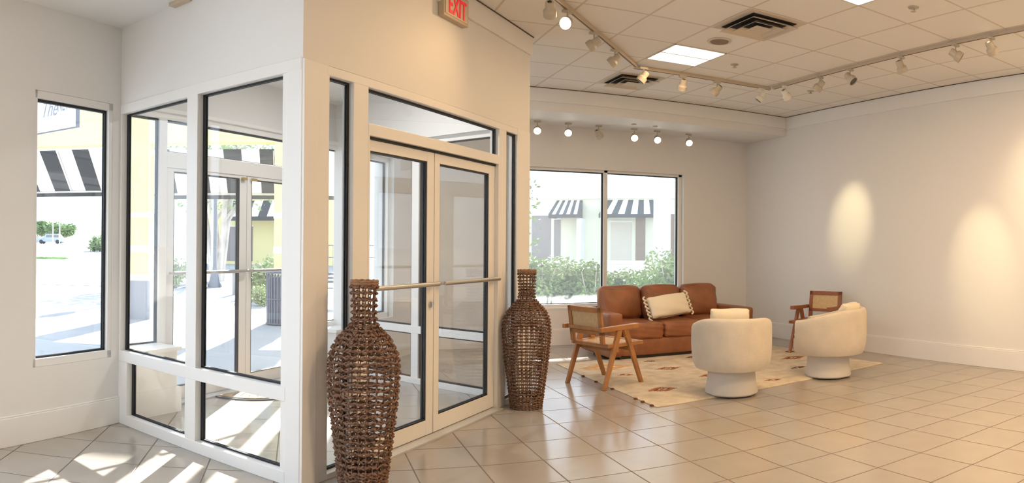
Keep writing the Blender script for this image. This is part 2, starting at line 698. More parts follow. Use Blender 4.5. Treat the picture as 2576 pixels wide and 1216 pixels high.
# window in the left facade (K: n- is outside)
w1 = root('window_1', 'tall single pane window in the left wall beside the glazed corner')
members('window_frame', K, [(KW0, 0.126, -0.075, -0.004, 0.51, 2.43), (0.805, KW1, -0.075, -0.004, 0.51, 2.43),
                            (KW0, KW1, -0.075, -0.004, 2.376, 2.43), (KW0, KW1, -0.075, -0.004, 0.51, 0.566)], w1)
pane(K, 0.126, 0.805, 0.566, 2.376, -0.042, w1, gk=(0.022, 0.012, 0.014, 0.020), gd=0.012)
w8 = root('added_window', 'wide unseen window added in the left wall to let in daylight')  # added out of view to bring cool daylight onto the left side
members('window_frame', K, [(a_ - 0.03, a_ + 0.03, -0.10, -0.02, 0.10, 2.85) for a_ in (1.43, 3.20, 5.0, 6.8, 8.57)] +
        [(1.4, 8.6, -0.10, -0.02, 2.79, 2.85), (1.4, 8.6, -0.10, -0.02, 0.10, 0.16)], w8)
for a_, b_ in ((1.46, 3.17), (3.23, 4.97), (5.03, 6.77), (6.83, 8.54)):
    pane(K, a_, b_, 0.16, 2.79, -0.06, w8, gd=0.012)
# far shop window
FW = Plane((WX0, YF), 0)            # n+ outside
w2 = root('window_2', 'wide two pane window behind the sofa in the far wall')
Wd = WX1 - WX0
m0, m1 = 4.228 - WX0, 4.285 - WX0
members('window_frame', FW, [(0, 0.055, 0.06, 0.18, WZ0, WZ1), (Wd - 0.055, Wd, 0.06, 0.18, WZ0, WZ1),
                             (0, Wd, 0.06, 0.18, WZ1 - 0.035, WZ1), (0, Wd, 0.06, 0.18, WZ0, WZ0 + 0.065), (m0, m1, 0.06, 0.18, WZ0, WZ1)], w2)
pane(FW, 0.055, m0, WZ0 + 0.065, WZ1 - 0.035, 0.11, w2, m=GLASS_T, gk=(0.01, 0.018, 0.012, 0.014), gd=0.012)
pane(FW, m1, Wd - 0.055, WZ0 + 0.065, WZ1 - 0.035, 0.11, w2, m=GLASS_T, gk=(0.008, 0.018, 0.012, 0.014), gd=0.012)
mb = MB()
mb.box(0, Wd, -0.005, 0.06, WZ0 - 0.005, WZ0 + 0.02, FW)
mb.build('window_sill', TRIMPAINT, w2, bevel=0.003)
# window in the facade past the lobby
w3 = root('window_3', 'narrow facade window seen through the lobby glass')
a0, a1 = TC + 0.10, TC + 0.86
members('window_frame', I, [(a0, a0 + .04, 0.06, 0.2, 0.51, 2.43), (a1 - .04, a1, 0.06, 0.2, 0.51, 2.43),
                            (a0, a1, 0.06, 0.2, 2.376, 2.43), (a0, a1, 0.06, 0.2, 0.51, 0.566)], w3)
pane(I, a0 + .04, a1 - .04, 0.566, 2.376, 0.12, w3, gd=0.012)

# glazed side wall (left) with mid rail
w4 = root('window_4', 'white framed glazed side wall of the entrance lobby, nearest the left window')
N0, N1 = -0.005, 0.085
members('window_frame', H, [(-0.02, 0.018, N0, N1, 0.475, 2.43), (-0.02, 0.113, N0, N1, 0, 0.475), (0.823, 0.935, N0, N1, 0, 2.43),
                            (1.748, H.L - 0.005, N0, N1, 0, 2.43), (0, H.L - 0.01, N0 - 0.002, N1 + 0.002, 2.362, 2.432),
                            (0, 1.75, N0 - 0.002, N1 + 0.002, 0.475, 0.556), (0.1, 1.75, N0 - 0.002, N1 + 0.002, 0, 0.075)], w4)
for s0, s1 in ((0.018, 0.823), (0.935, 1.748)):
    pane(H, s0, s1, 0.556, 2.362, 0.055, w4, gk=(0.024, 0.001, 0.012, 0.014), gd=0.012)
for s0, s1 in ((0.113, 0.823), (0.935, 1.748)):
    pane(H, s0, s1, 0.075, 0.475, 0.055, w4, gk=(0.024, 0.001, 0.012, 0.006), gd=0.012)
# glazed side wall (right)
w5 = root('window_5', 'white framed glazed side wall on the far side of the lobby, seen through the doors')
members('window_frame', J, [(0.09, 0.13, N0, N1, 0, 2.43), (1.14, 1.236, N0, N1, 0, 2.43), (J.L - 0.06, J.L, N0, N1, 0, 2.43),
                            (0.1, J.L, N0 - .002, N1 + .002, 2.37, 2.432), (0.1, J.L, N0 - .002, N1 + .002, 0.50, 0.575), (0.1, J.L, N0 - .002, N1 + .002, 0, 0.06)], w5)
for s0, s1 in ((0.13, 1.14), (1.236, J.L - 0.06)):
    pane(J, s0, s1, 0.575, 2.37, 0.055, w5, gk=(0.02, 0.02, 0.014, 0.012), gd=0.012)
    pane(J, s0, s1, 0.06, 0.50, 0.055, w5, gk=(0.02, 0.02, 0.014, 0.012), gd=0.012)
# inner door wall: posts, sidelights, transom
w6 = root('window_6', 'white framed glazed wall with sidelights and transom round the inner doors')
members('corner_post', G, [(0.0, 0.118, -0.012, 0.16, 0, 2.425), (0.118, 0.215, -0.006, 0.15, 0, 2.425)], w6)
members('window_frame', G, [(0.215, 0.225, N0, N1, 0, 2.42), (0.452, 0.60, N0, N1, 0, 2.42), (2.41, 2.545, N0, N1, 0, 2.42), (2.765, 3.03, N0 - .004, 0.16, 0, 2.425),
                            (0.2, 3.0, N0 - .002, N1 + .002, 2.368, 2.422), (0.22, 0.46, N0 - .002, N1 + .002, 0.452, 0.50), (2.56, 2.77, N0 - .002, N1 + .002, 0.452, 0.50),
                            (0.22, 0.46, N0 - .002, N1 + .002, 0, 0.035), (2.56, 2.77, N0 - .002, N1 + .002, 0, 0.045), (0.60, 2.41, N0 - .002, N1 + .002, 2.066, 2.142),
                            (0.60, 0.618, N0, N1, 0, 2.1), (2.398, 2.41, N0, N1, 0, 2.1)], w6)
pane(G, 0.225, 0.452, 0.50, 2.368, 0.045, w6, gk=(0.006, 0.017, 0.014, 0.014), gd=0.012)
pane(G, 2.545, 2.765, 0.50, 2.368, 0.03, w6, gk=(0.004, 0.018, 0.014, 0.014), gd=0.012)
pane(G, 0.225, 0.452, 0.035, 0.452, 0.055, w6, gk=(0.006, 0.02, 0.014, 0.01), gd=0.012)
pane(G, 2.545, 2.765, 0.045, 0.452, 0.03, w6, gk=(0.004, 0.018, 0.014, 0.01), gd=0.012)
pane(G, 0.60, 2.41, 2.142, 2.368, 0.045, w6, gk=(0.006, 0.018, 0.004, 0.016), gd=0.012)
mb = MB()
mb.box(0.618, 2.398, 0.02, 0.09, 2.050, 2.066, G)
mb.build('door_head_gap', GASKET, w6)


def door(name, label, fr, s0, s1, g0, g1, z0, gz0, gz1, z1, n0, n1, barn, lock, side, m=ALU, gk=(0.006, 0.014, 0.012, 0.012), bz=1.10):
    r = root(name, label)
    members('door_frame', fr, [(s0, g0, n0, n1, z0, z1), (g1, s1, n0, n1, z0, z1), (s0, s1, n0 + .0015, n1 - .0015, z0, gz0), (s0, s1, n0 + .0015, n1 - .0015, gz1, z1)], r, m=m)
    pane(fr, g0, g1, gz0, gz1, (n0 + n1) / 2, r, gk=gk, gd=0.018)
    b = MB()
    y = barn
    ends = (s0 + 0.04, s1 - 0.03)
    b.tube([fr(ends[0], y, bz), fr(ends[1], y, bz)], 0.016, 10)
    for e in ends:
        b.tube([fr(e, y, bz), fr(e, (n0 if y < n0 else n1), bz)], 0.011, 8)
    b.build('push_bar', ALU_SILVER, r, smooth=True)
    if lock:
        b = MB()
        sl = s1 - 0.045 if side > 0 else s0 + 0.045
        b.tube([fr(sl, n0 - 0.012, 0.95), fr(sl, n0, 0.95)], 0.022, 14)
        b.box(sl - 0.006, sl + 0.006, n0 - 0.03, n0 - 0.01, 0.93, 0.97, fr)
        b.build('door_lock', ALU_SILVER, r)
    return r


door('door_1', 'left leaf of the inner glass doors in a wide frame', G, 0.620, 1.434, 0.668, 1.342, 0.015, 0.122, 1.978, 2.050, 0.03, 0.078, -0.035, True, 1, gk=(0.003, 0.010, 0.010, 0.010))
door('door_2', 'right leaf of the inner glass doors in a wide frame', G, 1.442, 2.396, 1.512, 2.292, 0.015, 0.132, 1.978, 2.050, 0.03, 0.078, -0.035, False, -1, gk=(0.003, 0.010, 0.010, 0.010))
# outer frame
w7 = root('window_7', 'white framed outer sidelights and transom round the outer doors')
members('window_frame', E, [(-0.60, -0.56, 0.0, 0.05, 0.0, 2.5), (-0.185, -0.095, 0.0, 0.05, 0, 2.5), (1.96, 2.04, 0.0, 0.05, 0, 2.5), (2.48, 2.60, 0.0, 0.05, 0, 2.5),
                            (-0.6, 2.6, -0.002, 0.052, 2.44, 2.50), (-0.6, -0.1, -0.002, 0.052, 0, 0.53), (2.0, 2.6, -0.002, 0.052, 0, 0.524), (-0.1, 1.96, -0.002, 0.052, 2.03, 2.165)], w7)
mb = MB()
mb.box(-0.6, 2.6, -0.035, 0, 2.495, 2.53, E)
mb.build('head_trim', TRIMPAINT, w7, bevel=0.003)
pane(E, -0.56, -0.185, 0.53, 2.44, 0.03, w7, gk=(0.01, 0.018, 0.012, 0.018), gd=0.012)
pane(E, 2.04, 2.48, 0.524, 2.44, 0.03, w7, gk=(0.01, 0.018, 0.012, 0.012), gd=0.012)
pane(E, -0.095, 1.96, 2.165, 2.44, 0.03, w7, gk=(0.006, 0.01, 0.008, 0.018), gd=0.012)
door('door_3', 'left leaf of the outer glass doors', E, -0.09, 0.928, -0.01, 0.825, 0.015, 0.127, 2.0, 2.03, 0.008, 0.042, -0.045, False, 1, gk=(0.004, 0.016, 0.006, 0.01), bz=1.12)
door('door_4', 'right leaf of the outer glass doors', E, 0.934, 1.955, 1.0, 1.88, 0.015, 0.127, 2.0, 2.03, 0.008, 0.042, -0.045, False, -1, gk=(0.004, 0.012, 0.006, 0.01), bz=1.12)
BRASS = mat('brass', (0.62, 0.47, 0.22), rough=0.35, metal=0.8)
for nm, s in (('door_3', 0.87), ('door_4', 1.01)):
    b = MB()
    b.box(s - 0.03, s + 0.03, -0.03, 0.0, 1.985, 2.01, E)
    b.build('door_latch', BRASS, bpy.data.objects[nm])

# ================================================================ furniture
LEATHER = mat('brown_leather', (0.27, 0.10, 0.040), rough=0.42, spec=0.5, noise=0.22, nscale=5, bump=0.25, bscale=25)
CREAM = mat('cream_boucle', (0.66, 0.585, 0.475), rough=0.9, spec=0.2, noise=0.05, nscale=8, bump=0.5, bscale=160, sheen=0.3)
CREAM_BASE = mat('cream_fabric_base', (0.66, 0.62, 0.56), rough=0.9, spec=0.2, bump=0.4, bscale=120)
PILLOW = mat('ivory_cotton', (0.82, 0.74, 0.58), rough=0.9, spec=0.2, bump=0.5, bscale=90)
TEAK = mat('honey_teak', (0.42, 0.19, 0.065), rough=0.42, noise=0.18, nscale=9, spec=0.45)
TEAK_DARK = mat('dark_teak', (0.27, 0.095, 0.035), rough=0.42, noise=0.18, nscale=9, spec=0.45)
CANE = mat('woven_cane', (0.62, 0.45, 0.24), rough=0.6, noise=0.1, nscale=40)
BLACKM = mat('black_feet', (0.012, 0.011, 0.010), rough=0.6)
# fine check weave of the cane as bump
_n, _l = CANE.node_tree.nodes, CANE.node_tree.links
_t = _n.new('ShaderNodeTexCoord')
_c = _n.new('ShaderNodeTexChecker')
_c.inputs['Scale'].default_value = 110
_l.new(_t.outputs['Object'], _c.inputs['Vector'])
_b = _n.new('ShaderNodeBump')
_b.inputs['Strength'].default_value = 0.6
_b.inputs['Distance'].default_value = 0.004
_l.new(_c.outputs['Fac'], _b.inputs['Height'])
_l.new(_b.outputs[0], _n['Principled BSDF'].inputs['Normal'])

# ---- rug
RUGM = [mat('rug_cream', (0.66, 0.57, 0.44), rough=0.95, spec=0.1, noise=0.16, nscale=7, bump=0.7, bscale=140),
        mat('rug_rust', (0.42, 0.185, 0.10), rough=0.95, spec=0.1, noise=0.2, nscale=30, bump=0.7, bscale=140),
        mat('rug_dark', (0.17, 0.07, 0.045), rough=0.95, spec=0.1, noise=0.2, nscale=30),
        mat('rug_tan', (0.60, 0.36, 0.19), rough=0.95, spec=0.1, noise=0.25, nscale=14)]
RA, RB, RC, RD = Vector((2.93, 7.62)), Vector((2.93, 5.235)), Vector((6.15, 5.60)), Vector((6.10, 7.98))
motifs = [(3.36, 7.18, .36, .20, 3), (3.34, 6.66, .10, .07, 1), (3.99, 7.33, .10, .05, 2), (3.94, 6.80, .17, .10, 1), (3.31, 5.82, .17, .11, 1), (4.6, 7.35, .10, .07, 2),
          (5.19, 6.03, .12, .06, 2), (5.9, 7.02, .10, .06, 2), (4.70, 6.24, .12, .08, 1), (4.5, 5.62, .12, .06, 1), (5.6, 6.6, .2, .12, 1), (4.9, 6.9, .2, .12, 3), (5.75, 5.9, .1, .06, 1), (4.1, 6.2, .14, .08, 1)]
mb = MB()
NX, NY = 150, 110
V, Fc, Mi = [], [], []
for j in range(NY + 1):
    for i in range(NX + 1):
        u, v = i / NX, j / NY
        p = (RB * (1 - u) + RC * u) * (1 - v) + (RA * (1 - u) + RD * u) * v
        e = min(u, 1 - u, v, 1 - v)
        V.append((p.x, p.y, 0.012 + 0.002 * sin(u * 40 + 3 * sin(v * 9)) + 0.0015 * random.random() - (0.006 if e == 0 else 0)))
for j in range(NY):
    for i in range(NX):
        Fc.append((j * (NX + 1) + i, j * (NX + 1) + i + 1, (j + 1) * (NX + 1) + i + 1, (j + 1) * (NX + 1) + i))
        c = V[j * (NX + 1) + i]
        k = 0
        for mx, my, a, b, kk in motifs:
            d = abs(c[0] - mx) / a + abs(c[1] - my) / b
            if d < 1 and (d > 0.35 or d < 0.12):
                k = kk if d > 0.6 else (2 if kk == 1 else kk)
        Mi.append(k)
mb.add(V, Fc)
mb.mi = Mi
ring = [j for j in range(NX + 1)] + [(j + 1) * (NX + 1) + NX for j in range(NY)] + [NY * (NX + 1) + NX - 1 - j for j in range(NX)] + [(NY - 1 - j) * (NX + 1) for j in range(NY - 1)]
base = len(V)
lo = [(V[k][0], V[k][1], 0.001) for k in ring]
mb.v += lo
R_ = len(ring)
for i in range(R_):
    mb.f.append((ring[i], ring[(i + 1) % R_], base + (i + 1) % R_, base + i))
    mb.mi.append(0)
rug = mb.build('rug', RUGM, smooth=True)
tag(rug, 'large cream rug with small rust diamond motifs under the seating group', 'rug')
for t in (0.03, 0.10, 0.155, 0.36, 0.52, 0.66):
    p = RB * (1 - t) + RA * t
    mb = MB()
    mb.box(p.x - 0.025, p.x + 0.0, p.y - 0.014, p.y + 0.014, 0.001, 0.014)
    mb.build('edge_knot', RUGM[2], rug)

# ---- sofa (faces -y)
SX, SY = 4.635, 8.0
sofa = thing('sofa', 'three seat brown leather sofa below the far window', 'sofa', (SX, SY, 0.0))
mb = MB()
mb.box(-0.90, 0.90, -0.40, 0.38, 0.012, 0.045)
mb.build('plinth', BLACKM, sofa)
soft('sofa_base', LEATHER, sofa, (0, -0.005, 0.147), (0.89, 0.42, 0.105), r=0.03, n=8)
for sx in (-1, 1):
    soft('armrest', LEATHER, sofa, (sx * 0.975, -0.01, 0.305), (0.09, 0.45, 0.262), r=0.035, bulge=(0.006, 0.004, 0.006), n=10, wr=0.003, seed=3)
soft('back_frame', LEATHER, sofa, (0, 0.385, 0.36), (0.89, 0.075, 0.25), r=0.03, n=8)
for k in (-1, 0, 1):
    soft('seat_cushion', LEATHER, sofa, (k * 0.593, -0.09, 0.338), (0.293, 0.36, 0.095), r=0.05, bulge=(0.0, 0.006, 0.02), n=14, wr=0.006, seed=10 + k)
    soft('back_cushion', LEATHER, sofa, (k * 0.602, 0.235, 0.635), (0.297, 0.105, 0.225), r=0.085, bulge=(0.0, 0.045, 0.012), rot=Matrix.Rotation(radians(-9), 3, 'X').to_euler(), n=16, wr=0.005, seed=20 + k)

# lumbar pillow with scalloped ends
pil = thing('lumbar_pillow', 'ivory rectangular pillow with scalloped ends leaning on the brown sofa', 'pillow', (SX - 0.055, SY - 0.16, 0.452))
pr = Matrix.Rotation(radians(-24), 3, 'X').to_euler()
Rp = Matrix.Rotation(radians(-6), 4, 'Y') @ Matrix.Rotation(radians(-26), 4, 'X')
V, Fc = soft_box(0.285, 0.04, 0.150, r=0.035, bulge=(-0.01, 0.055, -0.02), n=16, wr=0.006, seed=5)
mb = MB()
mb.add([(Rp @ v.to_4d()).to_3d() + Vector((-0.03, 0.0, 0.165)) for v in V], Fc)
mb.build('pillow_body', PILLOW, pil, smooth=True)
for sx in (-1, 1):
    mb = MB()
    for i in range(6):
        z = -0.135 + i * 0.054
        c = Vector((sx * 0.295, 0, z))
        pts = [c + Vector((sx * 0.03 * sin(a), 0.012 * sin(2 * a), 0.03 * cos(a))) for a in [pi * t / 6 for t in range(7)]]
        pts = [(Rp @ p.to_4d()).to_3d() + Vector((-0.03, 0.0, 0.165)) for p in pts]
        mb.tube(pts, 0.014, 6, squash=0.8)
    mb.build('scalloped_edge', PILLOW, pil, smooth=True)


# ---- swivel tub chair (local front = +x)
def make_tub(label, loc, rz, group):
    t = thing('swivel_tub_chair', label, 'armchair', loc, rz, group)
    prof = [(0.235, 0.0), (0.245, 0.012), (0.243, 0.05), (0.232, 0.10), (0.226, 0.15), (0.223, 0.20), (0.223, 0.24)]
    mb = MB()
    V0 = len(mb.v)
    mb.lathe(prof, n=48)
    for i in range(V0, len(mb.v)):
        x, y, z = mb.v[i]
        a = atan2(y, x)
        k = 1 + 0.012 * sin(a * 9) * (1 - z / 0.24)
        mb.v[i] = (x * k, y * k, z)
    mb.build('swivel_base', CREAM_BASE, t, smooth=True)
    NT = 72
    A0 = radians(140)
    RX, RY = 0.41, 0.378
    V, Fc = [], []
    rows = 0
    for i in range(NT + 1):
        th = -A0 + 2 * A0 * i / NT                     # 0 = back
        k = min(1, max(0, (abs(th) - radians(35)) / (A0 - radians(35))))
        k = k * k * (3 - 2 * k)
        zt = 0.722 - 0.125 * k
        endr = 1 - 0.03 * max(0, (abs(th) - radians(130)) / radians(10))
        sect = [(0.78, 0.232), (0.90, 0.245), (0.955, 0.29), (0.985, 0.36), (1.0, 0.46), (1.0, zt - 0.08), (0.993, zt - 0.03), (0.965, zt - 0.008), (0.92, zt),
                (0.865, zt - 0.006), (0.83, zt - 0.025), (0.815, zt - 0.06), (0.80, 0.50), (0.80, 0.36), (0.78, 0.30)]
        rows = len(sect)
        seam = 1 - 0.004 * max(0, 1 - abs(((th * 180 / pi + 180) % 30) - 15) / 1.6)
        for q, z in sect:
            V.append((-cos(th) * RX * q * endr * seam, sin(th) * RY * q * endr * seam, z))
    for i in range(NT):
        for j in range(rows):
            a, b = i * rows + j, i * rows + (j + 1) % rows
            Fc.append((a, b, b + rows, a + rows))
    Fc.append(tuple(range(rows)))
    Fc.append(tuple(NT * rows + j for j in range(rows))[::-1])
    mb = MB()
    mb.add(V, Fc)
    mb.build('shell', CREAM, t, smooth=True)
    mb = MB()
    pr_ = [(0.05, 0.23), (0.26, 0.232), (0.315, 0.25), (0.33, 0.30), (0.33, 0.38), (0.05, 0.38)]
    mb.lathe(pr_, n=40, sx=1.08, c=(0.02, 0, 0))
    mb.build('seat_body', CREAM, t, smooth=True)
    V, Fc = [], []
    mb = MB()
    mb.lathe([(0.0, 0.381), (0.26, 0.381), (0.295, 0.395), (0.30, 0.43), (0.285, 0.458), (0.22, 0.468), (0.0, 0.472)], n=40, sx=1.12, c=(0.035, 0, 0), caps=False)
    mb.build('seat_cushion', CREAM, t, smooth=True)
    return t


make_tub('cream rounded swivel tub chair seen from behind, closest to the tan lattice chair', (3.805, 5.375, 0.0155), radians(66), 'cream swivel tub chairs')
t2 = make_tub('cream rounded swivel tub chair turned sideways, nearer the right wall', (5.135, 5.47, 0.0155), radians(122), 'cream swivel tub chairs')
for nm, lab, loc, rz, tilt, h in (('cushion', 'plain cream cushion propped up in the tub chair seen from behind', (3.90, 5.55, 0.490), radians(66), -14, 0.150),
                                  ('cushion', 'pale cushion leaning in the sideways tub chair', (5.27, 5.33, 0.490), radians(112), -24, 0.155)):
    c = thing(nm, lab, 'cushion', loc, rz)
    V, Fc = soft_box(0.045, 0.195, h, r=0.04, bulge=(0.04, -0.02, -0.015), n=14, wr=0.004, seed=8)
    Rr = Matrix.Rotation(radians(tilt), 3, 'Y')
    mb = MB()
    V = [Rr @ v for v in V]
    zmin = min(v.z for v in V)
    mb.add([v - Vector((0, 0, zmin - 0.001)) for v in V], Fc)
    mb.build('cushion_cover', PILLOW, c, smooth=True)


# ---- teak armchair with cane seat and back (local front = +x)
def make_cane_chair(label, loc, rz, wood, group):
    t = thing('cane_armchair', label, 'armchair', loc, rz, group)
    for s in (-1, 1):
        y = s * 0.262
        for foot, top in ((0.0, 0.205), (0.53, 0.285)):
            mb = MB()
            mb.bar((foot, y, 0.0), (top, y, 0.545), 0.030, 0.040, up=(0, 1, 0), w2=0.030, h2=0.058)
            mb2 = MB()
            a, b = Vector((foot, y, 0.0)), Vector((top, y, 0.565))
            w0, w1 = 0.022, 0.032
            P = []
            for p, w in ((a, w0), (b, w1)):
                for yy in (-0.016, 0.016):
                    P += [(p.x - w, p.y + yy, p.z), (p.x + w, p.y + yy, p.z)]
            mb2.add(P, [(0, 1, 3, 2), (4, 6, 7, 5), (0, 4, 5, 1), (2, 3, 7, 6), (0, 2, 6, 4), (1, 5, 7, 3)])
            mb2.build('leg', wood, t, bevel=0.004)
        mb = MB()
        P = []
        for x, z0, z1, w in ((-0.06, 0.555, 0.600, 0.020), (0.46, 0.565, 0.612, 0.030)):
            P += [(x, y - w, z0), (x, y + w, z0), (x, y - w, z1), (x, y + w, z1)]
        mb.add(P, [(0, 1, 3, 2), (4, 6, 7, 5), (0, 4, 5, 1), (2, 3, 7, 6), (0, 2, 6, 4), (1, 5, 7, 3)])
        mb.build('armrest', wood, t, bevel=0.006)
    # seat frame and cane
    mb = MB()
    sf = Plane((0.05, 0), 0)
    z0, z1 = 0.395, 0.430
    mb.box(0.05, 0.10, -0.235, 0.235, z0, z1)
    mb.box(0.50, 0.555, -0.235, 0.235, z0, z1)
    mb.box(0.05, 0.555, -0.262, -0.215, z0, z1)
    mb.box(0.05, 0.555, 0.215, 0.262, z0, z1)
    mb.box(0.16, 0.20, -0.262, 0.262, 0.345, 0.395)
    mb.box(0.36, 0.40, -0.262, 0.262, 0.345, 0.395)
    mb.build('seat_frame', wood, t, bevel=0.003)
    mb = MB()
    mb.box(0.09, 0.51, -0.22, 0.22, 0.412, 0.424)
    mb.build('cane_seat', CANE, t)
    # back frame, tilted
    def bk(x, y, z):
        k = (z - 0.43) * 0.14
        return (x - k, y, z)
    mb = MB()
    mb.box(0.015, 0.045, -0.235, -0.185, 0.43, 0.785, bk)
    mb.box(0.015, 0.045, 0.185, 0.235, 0.43, 0.785, bk)
    mb.box(0.015, 0.045, -0.235, 0.235, 0.735, 0.785, bk)
    mb.box(0.015, 0.045, -0.235, 0.235, 0.515, 0.555, bk)
    mb.bar((-0.015, -0.262, 0.575), (-0.015, 0.262, 0.575), 0.025, 0.03)
    mb.build('back_frame', wood, t, bevel=0.003)
    mb = MB()
    mb.box(0.024, 0.036, -0.187, 0.187, 0.553, 0.737, bk)
    mb.build('cane_back', CANE, t)
    return t


make_cane_chair('teak armchair with cane seat and back beside the left end of the sofa', (2.735, 6.325, 0), radians(20), TEAK, 'teak and cane armchairs')
make_cane_chair('dark teak and cane armchair standing against the right wall behind the tub chair', (6.42, 6.90, 0), radians(202), TEAK_DARK, 'teak and cane armchairs')


# ---- tall woven vases
WICKER = mat('brown_wicker', (0.20, 0.112, 0.072), rough=0.65, noise=0.45, nscale=45, spec=0.3)
WICKER_RIM = mat('tan_wicker', (0.28, 0.145, 0.075), rough=0.6, noise=0.3, nscale=40)
VP = [(0.129, 0.0), (0.137, 0.06), (0.150, 0.166), (0.168, 0.30), (0.185, 0.433), (0.197, 0.566), (0.202, 0.65), (0.198, 0.715), (0.188, 0.765), (0.168, 0.81), (0.138, 0.85),
      (0.108, 0.88), (0.083, 0.905), (0.068, 0.94), (0.063, 0.98), (0.066, 1.06), (0.070, 1.12), (0.074, 1.15), (0.076, 1.17)]


def vrad(z):
    for (r0, z0), (r1, z1) in zip(VP, VP[1:]):
        if z <= z1:
            k = (z - z0) / (z1 - z0)
            return r0 + (r1 - r0) * k
    return VP[-1][0]


def make_vase(label, loc, seed, pitch, ns, thick, rz=0.0):
    rnd = random.Random(seed)
    t = thing('woven_vase', label, 'vase', loc, rz, 'tall woven wicker vases')
    mb = MB()
    nst = ns
    for k in range(nst):
        a = 2 * pi * k / nst
        pts = []
        z = 0.004
        while z <= 1.165:
            r = vrad(z) - 0.004
            aa = a + 0.02 * sin(z * 14 + k)
            pts.append((r * cos(aa), r * sin(aa), z))
            z += 0.035
        if k % 2 == 1:
            pts = [p for p in pts if p[2] < 0.88]
        mb.tube(pts, 0.0034 * thick, 5)
    st = mb.build('upright_canes', WICKER, t, smooth=True)
    mb = MB()
    z = 0.012
    row = 0
    while z < 1.15:
        neck = z > 0.90
        r = vrad(z)
        n_here = nst if not neck else nst // 2
        seg = n_here * 6
        tilt = rnd.uniform(-0.004, 0.004)
        th = (0.0088 if z > 0.10 else 0.0095) * thick * rnd.uniform(0.85, 1.12)
        if neck:
            th *= 0.95
        for strand in (0, 1):
            pts, rads = [], []
            for i in range(seg):
                a = 2 * pi * i / seg
                w = cos(a * n_here / 2 * 1.0 + pi * strand + (row % 2) * pi / 2)
                rr = r + 0.0075 * w * thick + rnd.uniform(-0.0015, 0.0015)
                zz = z + tilt * sin(a) + 0.0045 * thick * sin(a * n_here + strand * pi) + rnd.uniform(-0.0022, 0.0022) + (strand - 0.5) * 0.004
                pts.append((rr * cos(a), rr * sin(a), zz))
                rads.append(th * (1 + 0.30 * cos(a * n_here + 0.6 * row)) * rnd.uniform(0.85, 1.12) * 0.72)
            mb.tube(pts, rads, 5, closed=True)
        # knots where the rope wraps the uprights
        if 0.08 < z:
            for k in range(n_here):
                if rnd.random() < 0.8:
                    a = 2 * pi * k / n_here
                    rr = r + 0.006
                    h = 0.010 * thick
                    p = [((rr - 0.004) * cos(a), (rr - 0.004) * sin(a), z - h), ((rr + 0.005) * cos(a + 0.01), (rr + 0.005) * sin(a + 0.01), z), ((rr - 0.004) * cos(a + 0.02), (rr - 0.004) * sin(a + 0.02), z + h)]
                    mb.tube(p, [0.004 * thick, 0.0068 * thick, 0.004 * thick], 5)
        step = pitch if z > 0.09 else 0.019
        if 0.80 < z < 0.90:
            step = pitch * 0.62
        z += step * rnd.uniform(0.94, 1.06)
        row += 1
    mb.build('woven_body', WICKER, t, smooth=True)
    mb = MB()
    for zz in (1.155, 1.168):
        seg = 60
        mb.tube([((0.075 + 0.002 * sin(i)) * cos(2 * pi * i / seg), (0.075 + 0.002 * sin(i)) * sin(2 * pi * i / seg), zz + 0.002 * sin(i * 1.3)) for i in range(seg)], 0.0085, 6, closed=True)
    mb.build('rim', WICKER_RIM, t, smooth=True)
    return t


vx, vy = at(917, 4.02)
make_vase('tall brown wicker vase left of the inner doors, its weave open and coarse', (vx, vy, 0), 3, 0.036, 24, 1.0)
vx, vy = at(1326, 5.99)
make_vase('tall brown finely woven wicker vase right of the inner doors, near the sofa', (vx, vy, 0), 5, 0.028, 28, 0.80, 0.4)

# ---- door mat in the lobby (half round, flat side to the outer doors)
MATM = [mat('coir_tan', (0.42, 0.27, 0.15), rough=0.95, noise=0.25, nscale=60, bump=0.6, bscale=200), mat('mat_border', (0.10, 0.11, 0.12), rough=0.9)]
mc = E(0.93, -0.10, 0)
dm = thing('door_mat', 'half round coir door mat with fan rays inside the outer doors', 'door mat', (mc[0], mc[1], 0), radians(52.09))
mb = MB()
N = 48
R = 0.52
V = [(0, 0, 0.012)] + [(R * cos(pi + pi * i / N), 0.98 * R * sin(pi + pi * i / N), 0.012) for i in range(N + 1)]
mb.add(V + [(x, y, 0.001) for x, y, z in V], [(0, i + 1, i + 2) for i in range(N)] + [(i + 1, i + 2, i + 2 + N + 2, i + 1 + N + 2) for i in range(N)] + [(0, 1, N + 3, N + 2), (0, N + 1, 2 * N + 3, N + 2)])
mb.build('mat_base', MATM[1], dm)
mb = MB()
V = [(0, -0.02, 0.018)] + [((R - .03) * cos(pi + pi * i / N), -0.02 + 0.96 * (R - .035) * sin(pi + pi * i / N), 0.018) for i in range(N + 1)]
mb.add(V + [(x, y, 0.012) for x, y, z in V], [(0, i + 1, i + 2) for i in range(N)] + [(i + 1, i + 2, i + 2 + N + 2, i + 1 + N + 2) for i in range(N)])
mb.build('coir_face', MATM[0], dm)
mb = MB()
for i in range(1, 16):
    a = pi + pi * i / 16
    mb.bar((0.14 * cos(a), -0.02 + 0.14 * sin(a), 0.019), (0.40 * cos(a), -0.02 + 0.40 * sin(a), 0.019), 0.009, 0.004)
pts = [(0.14 * cos(pi + pi * i / 20), -0.02 + 0.14 * sin(pi + pi * i / 20), 0.019) for i in range(21)]
mb.tube(pts, 0.004, 4)
mb.build('fan_rays', MATM[1], dm)

